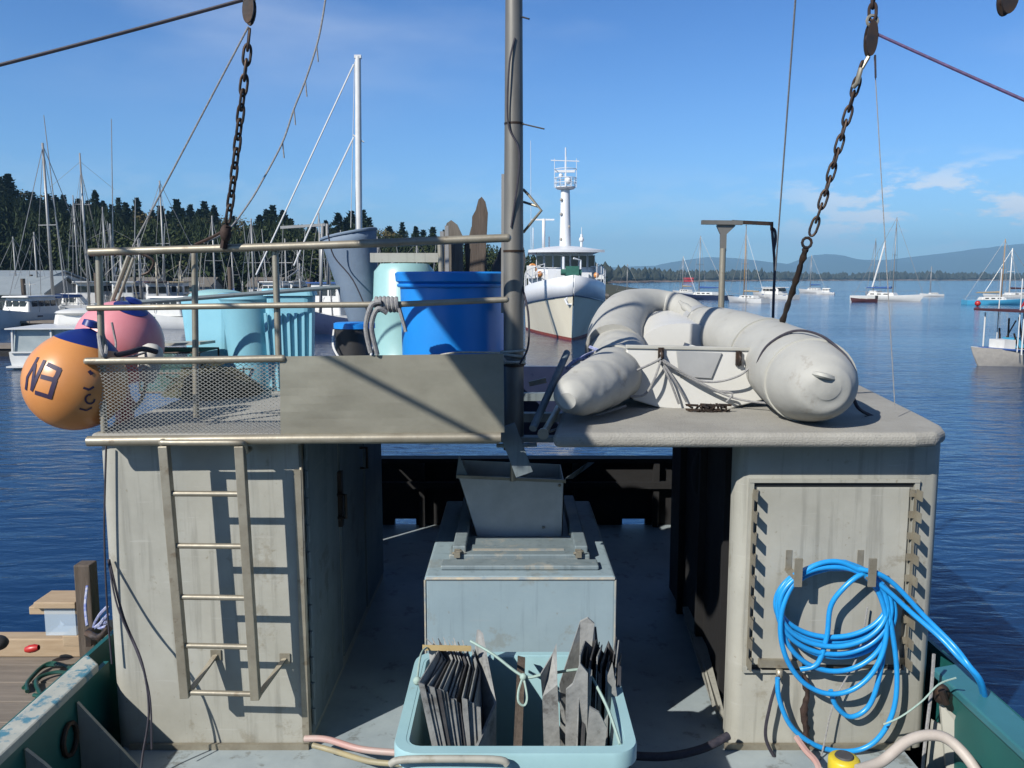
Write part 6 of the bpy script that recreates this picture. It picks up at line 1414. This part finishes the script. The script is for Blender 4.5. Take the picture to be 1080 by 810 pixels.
fleet = [ # kind, px, distance, rot, args, label
 ('t', 97, 68, 20, dict(L_=12, pole=15, mast=13.2, trim='white'), 'fishing boat with two tall bare poles behind the left end of the top rail'),
 ('s', 69, 66, 165, dict(L_=10, mast=13.6, cover='canvasblue', thick=2.0), 'sailboat with the tallest mast of the left marina, right of the boathouse'),
 ('s', 50, 74, 170, dict(L_=8, mast=7.4, cover='canvastan', thick=1.4), 'small sailboat with a short dark mast beside the boathouse'),
 ('s', 29, 78, 160, dict(L_=8, mast=7.2, cover='canvasgreen', thick=1.2), 'small sailboat at the boathouse, leftmost mast'),
 ('t', 122, 74, 200, dict(L_=11, pole=9.4, mast=8.2, trim='canvasgreen'), 'green trimmed fishing boat behind the leaning rods'),
 ('t', 150, 70, 30, dict(L_=11, pole=7.0, mast=6.6, trim='canvasblue'), 'blue trimmed fishing boat behind the pink buoy'),
 ('s', 187, 72, 150, dict(L_=10, mast=11.5, cover='canvasblue', thick=1.5), 'sailboat with a tall thin mast between the first two rail posts'),
 ('s', 229, 78, 20, dict(L_=9, mast=9.2, cover='white', thick=1.5), 'sailboat with its mast directly behind the rusty chain'),
 ('s', 268, 76, 10, dict(L_=9, mast=8.8, cover='canvasgreen', thick=1.6), 'green covered sailboat behind the turquoise bins'),
 ('t', 301, 72, 170, dict(L_=10, pole=6.6, mast=6.8, trim='white'), 'white fishing boat right of the middle rail post'),
 ('c', 180, 58, 80, dict(L_=6, trim='canvasgreen'), 'white cabin cruiser moored behind the pink buoy and crab pot'),
 ('c', 258, 72, 100, dict(L_=8, trim='canvasblue'), 'white cabin cruiser behind the turquoise bins'),
 ('c', 335, 68, 60, dict(L_=7, trim='maroon'), 'maroon striped cruiser behind the black bucket'),
 ('c', 140, 70, 170, dict(L_=7, top='canvasblue'), 'blue topped cruiser behind the leaning rods'),
 ('c', 212, 66, 10, dict(L_=7, top='canvastan'), 'tan topped cruiser by the second rail post'),
 ('s', 340, 80, 15, dict(L_=9, mast=9.6, cover='canvasblue', thick=1.3), 'sailboat just left of the hanging chute'),
 ('s', 398, 86, 200, dict(L_=9, mast=7.6, cover='canvastan', thick=1.3), 'tan covered sailboat right of the tall white mast'),
 ('c', 408, 78, 60, dict(L_=8, trim='canvasgreen'), 'white cruiser behind the pale aqua barrel'),
 ('c', 35, 60, 175, dict(L_=8, top='white', trim='navyhull'), 'white flat topped cruiser behind the canvas covered boat'),
 ('c', 84, 70, 190, dict(L_=7, top='white', trim='canvasblue'), 'small white cruiser left of the left rail corner post'),
 ('s', 115, 96, 20, dict(L_=9, mast=11.5, thick=1.5), 'sailboat far back between the rail corner and the leaning rods'),
 ('s', 85, 100, 20, dict(L_=9, mast=13.2, thick=1.5, cover='white'), 'far back sailboat next to the tallest pair of masts'),
 ('s', 158, 98, 160, dict(L_=9, mast=8, thick=1.4, cover='canvastan'), 'far back sailboat above the pink buoy'),
 ('s', 205, 99, 10, dict(L_=9, mast=7.4, thick=1.4, cover='canvasgreen'), 'far back green covered sailboat at the second rail post'),
 ('s', 248, 101, 20, dict(L_=9, mast=7, thick=1.4), 'far back sailboat right of the rusty chain'),
 ('t', 282, 97, 15, dict(L_=11, pole=8.6, mast=7.5, trim='maroon'), 'far back maroon trimmed fishing boat behind the turquoise bins'),
 ('s', 317, 100, 190, dict(L_=9, mast=8, thick=1.4, cover='white'), 'far back white covered sailboat left of the tall white mast'),
 ('t', 360, 98, 170, dict(L_=11, pole=7.6, mast=9, trim='canvasgreen'), 'far back fishing boat behind the hanging chute'),
 ('t', 440, 99, 15, dict(L_=12, pole=7, mast=8, trim='canvasblue'), 'far back fishing boat behind the upright boards'),
 ('s', 132, 88, 200, dict(L_=8, mast=6.5, thick=1.4, cover='maroon'), 'maroon covered sailboat behind the leaning rods'),
 ('c', 170, 76, 5, dict(L_=9, top='canvasgreen'), 'green topped cruiser in the second marina row'),
 ('t', 132, 66, 205, dict(L_=9, hm='navyhull', pole=4.5, mast=5.2, trim='white'), 'navy hulled fishing boat with low rigging behind the leaning rods'),
 ('t', 168, 63, 25, dict(L_=9, pole=4.2, mast=4.6, trim='maroon', polem='pipe'), 'maroon trimmed fishing boat low behind the pink buoy'),
 ('t', 192, 68, 190, dict(L_=9, hm='navyhull', pole=5, mast=4.8, trim='canvastan', polem='pipe'), 'dark fishing boat behind the second railing post'),
 ('t', 318, 66, 15, dict(L_=9, hm='navyhull', pole=5, mast=4.6, trim='white'), 'dark fishing boat between turquoise bins and bucket'),
 ('c', 300, 63, 8, dict(L_=8, top='maroon'), 'maroon topped cruiser just right of the turquoise bins'),
]
gr = {'s': 'sailboats in the left marina', 't': 'fishing boats in the left marina', 'c': 'cruisers in the left marina'}
for kd, px, d, rz, kw, lb in fleet:
    o = {'s': sailboat, 't': troller, 'c': cruiser}[kd](lb, group=gr[kd], **kw)
    o.location = ((px - 540) / FPX * d, d, 0); o.rotation_euler = (0, 0, R(rz))
# tall white mast with braces (a seiner behind the chute)
d = 38; se = thing('white_mast', P(378, 330, d), 'tall thick white mast with two white stays slanting left behind the hanging chute', 'mast')
g = MB(); b = P(379, 345, d); t = P(377.5, 60, d); b.z = .9; g.tube([b, t], [.17, .13], 12); g.box(t, (.3, .2, .14)); g.build('pole', M['white'], se)
g = MB(); g.tube([P(373, 68, d), P(283, 262, d - 2), P(270, 290, d - 3)], .035, 6); g.tube([P(373, 145, d), P(325, 245, d - 2), P(310, 280, d - 2)], .035, 6); g.tube([P(372, 142, d), P(384, 150, d), P(379, 148, d)], .03, 6); g.tube([P(374, 65, d), P(370, 240, d)], .015, 4); g.build('stay', M['white'], se)
g = MB(); g.bar(P(296, 240, d), P(343, 237, d), .12, .12); g.tube([P(345, 236, d), P(346, 300, d)], .07, 6); g.tube([P(340, 236, d), P(338, 330, d)], .07, 6); g.build('crosstree', M['spar'], se)
o = troller('navy hulled fishing boat under the tall white mast', 10, hm='navyhull', pole=3, mast=4.5, trim='canvasblue', group=gr['t']); o.location = ((368 - 540) / FPX * 52, 52, 0); o.rotation_euler = (0, 0, R(60))
# canvas covered boat at far left, stern on
cb_ = thing('covered_boat', (0, 0, 0), 'stern of a white boat closed in with frosted clear canvas at the left edge', 'cabin cruiser')
h, d_ = hull_mb(7, 3.0, .95, 1.4, stern=.95); h.build('hull', M['hullwhite'], cb_); d_.build('deck', M['white'], cb_)
g = MB(); taperbox(g, (0, -1.9, .95), 2.75, 2.9, 2.6, 2.8, 1.25, 0, .12); g.build('canvas_enclosure', M['tarp'], cb_)
g = MB(); g.bb(-1.5, 1.5, -3.55, -.3, 2.2, 2.27); g.bb(-1.35, 1.35, -3.60, -3.53, .9, .98)
for x in (-1.33, .1, 1.33): g.bar((x, -3.42, .95), (x * .97, -3.42, 2.2), .06)
g.build('canvas_frame', M['white'], cb_)
g = MB(); taperbox(g, (-.2, 1.0, 1.3), 2.2, 2.6, 1.9, 2.2, 1.5, 0, .2); g.ball((-.35, .6, 2.9), .9, 16, 8, sc=(1.1, 1, .3)); g.build('cabin_top', M['gel'], cb_)
g = MB(); g.bb(-1.4, 1.4, -3.85, -3.5, .12, .2); g.build('swim_step', M['white'], cb_)
p = PZ(42, 389, 0); cb_.location = (p.x, p.y + 3.5, 0); cb_.rotation_euler = (0, 0, R(6)); cb_.scale = (1, 1, .68)
dock_f(-40, -18.2, 36.5, 1.4, 'floating walkway behind the canvas covered boat')
# boathouses
bh = thing('boathouse', (-46, 72, 0), 'grey boathouse with a shallow pale roof at the left edge', 'boathouse')
def gable(root, x0, x1, y0, y1, z0, z1, zr, wm, rm):
    g = MB(); g.bb(x0, x1, y0, y1, z0, z1); g.prism([(x0, y0, z1), (x0, y1, z1), (x0, (y0 + y1) / 2, zr)], (x1 - x0, 0, 0)); w_ = g.build('wall', wm, root)
    g = MB(); e = .4; g.prism([(x0 - e, y0 - e, z1 - .05), (x0 - e, (y0 + y1) / 2, zr + .1), (x0 - e, (y0 + y1) / 2, zr + .22), (x0 - e, y0 - e, z1 + .1)], (x1 - x0 + 2 * e, 0, 0)); g.prism([(x0 - e, y1 + e, z1 - .05), (x0 - e, (y0 + y1) / 2, zr + .1), (x0 - e, (y0 + y1) / 2, zr + .22), (x0 - e, y1 + e, z1 + .1)], (x1 - x0 + 2 * e, 0, 0)); g.build('roof', rm, root); return w_
w_ = gable(bh, -52, -39.2, 70, 77, .3, 2.1, 3.4, M['buff'], M['greyroof'])
g = MB(); g.bb(-43.5, -41.5, 69.95, 70.05, .5, 2.0); g.build('door', M['glass'], w_)
bh2 = thing('boathouse', (-60, 92, 0), 'long low white boathouse behind the grey one at the left edge', 'boathouse')
w_ = gable(bh2, -72, -50.5, 90, 99, .3, 3.2, 4.1, M['white'], M['greyroof'])
g = MB(); g.bb(-70, -67, 89.95, 90.02, .5, 2.8); g.bb(-60, -57, 89.95, 90.02, .5, 2.8); g.build('door', M['glass'], w_)
for px, d, lb, mt in ((155, 128, 'brown shore cabin between the first two rail posts', 'canvastan'), (215, 130, 'small tan shore cabin left of the rusty chain', 'buff'), (285, 132, 'pale shore house behind the turquoise bins', 'white'), (420, 134, 'shore house behind the upright boards', 'buff'), (75, 126, 'white shore house behind the tall masts', 'white')):
    o = thing('shore_house', ((px - 540) / FPX * d, d, .3), lb, 'house'); x = o.location.x
    w_ = gable(o, x - 2.2, x + 2.2, d - 3, d + 3, .0, 2.2, 3.4, M[mt], M['wood']); g = MB(); win_row(g, x - 1.8, x + 1.8, d - 3.02, 1.0, 1.7, 3, .7); g.build('window', M['glass'], w_)
# rocks of the bank in front of the hill
g = MB(); rk = random.Random(6)
for i in range(500):
    x = rk.uniform(-130, 15); y = 127 + rk.random() * 7; g.ball((x, y, rk.uniform(-.2, .9)), rk.uniform(.4, 1.1), 6, 4, sc=(1.2, 1, .7))
tag(g.build('shore_rocks', M['rock'], origin=(0, 0, 0)), 'grey riprap rocks along the foot of the wooded hill', 'rocks', kind='stuff')
# spars of our own rig above and behind the lookout (they throw the slanting shade across the tub)
bm_ = thing('cargo_boom', (-2.9, 1.45, 4.5), 'aluminium cargo boom and furled canvas of the workboat, swung out to port', 'boom')
tv = Vector((.185, .20, -math.tan(SUN_EL) * .27244)); q0, q1 = P(515, 375, 4.47), P(575, 453, 4.47)
g = MB(); g.tube([q0 - (q1 - q0) * 2.6 - tv * 12, q1 + (q1 - q0) * .5 - tv * 12], .18, 16)
r0_, r1_ = P(352, 380, 4.47), P(497, 456, 4.47); g.tube([r0_ - (r1_ - r0_) * 1.5 - tv * 12, r1_ + (r1_ - r0_) * .2 - tv * 12], .018, 8); g.build('spar', M['pipe'], bm_)

# split: every separate piece of these becomes a part of its own
def split_loose(prefix):
    for o in [k for k in bpy.data.objects if k.type == 'MESH' and k.name.split('.')[0] == prefix]:
        bm = bmesh.new(); bm.from_mesh(o.data); bm.verts.ensure_lookup_table(); seen = set(); isl = []
        for v in bm.verts:
            if v.index in seen: continue
            st = [v]; cur = set([v.index])
            while st:
                a = st.pop()
                for e in a.link_edges:
                    b = e.other_vert(a)
                    if b.index not in cur: cur.add(b.index); st.append(b)
            seen |= cur; isl.append(cur)
        if len(isl) < 2: bm.free(); continue
        me0 = o.data
        for k, cur in enumerate(isl):
            b2 = bm.copy(); b2.verts.ensure_lookup_table()
            bmesh.ops.delete(b2, geom=[v for v in b2.verts if v.index not in cur], context='VERTS')
            if k == 0: me = bpy.data.meshes.new(prefix); n_ = o
            else: me = bpy.data.meshes.new(prefix); n_ = o.copy(); COL.objects.link(n_)
            for m_ in me0.materials: me.materials.append(m_)
            b2.to_mesh(me); b2.free(); n_.data = me
        bm.free()
for nm_ in ('raft_canister', 'valve', 'grab_line', 'base_angle', 'bulwark_knee', 'hinge', 'latch', 'deck_locker', 'roof_beam', 'window', 'side_window', 'door', 'antenna', 'hatch_gasket', 'fish_box', 'thwart', 'corner_post'):
    split_loose(nm_)
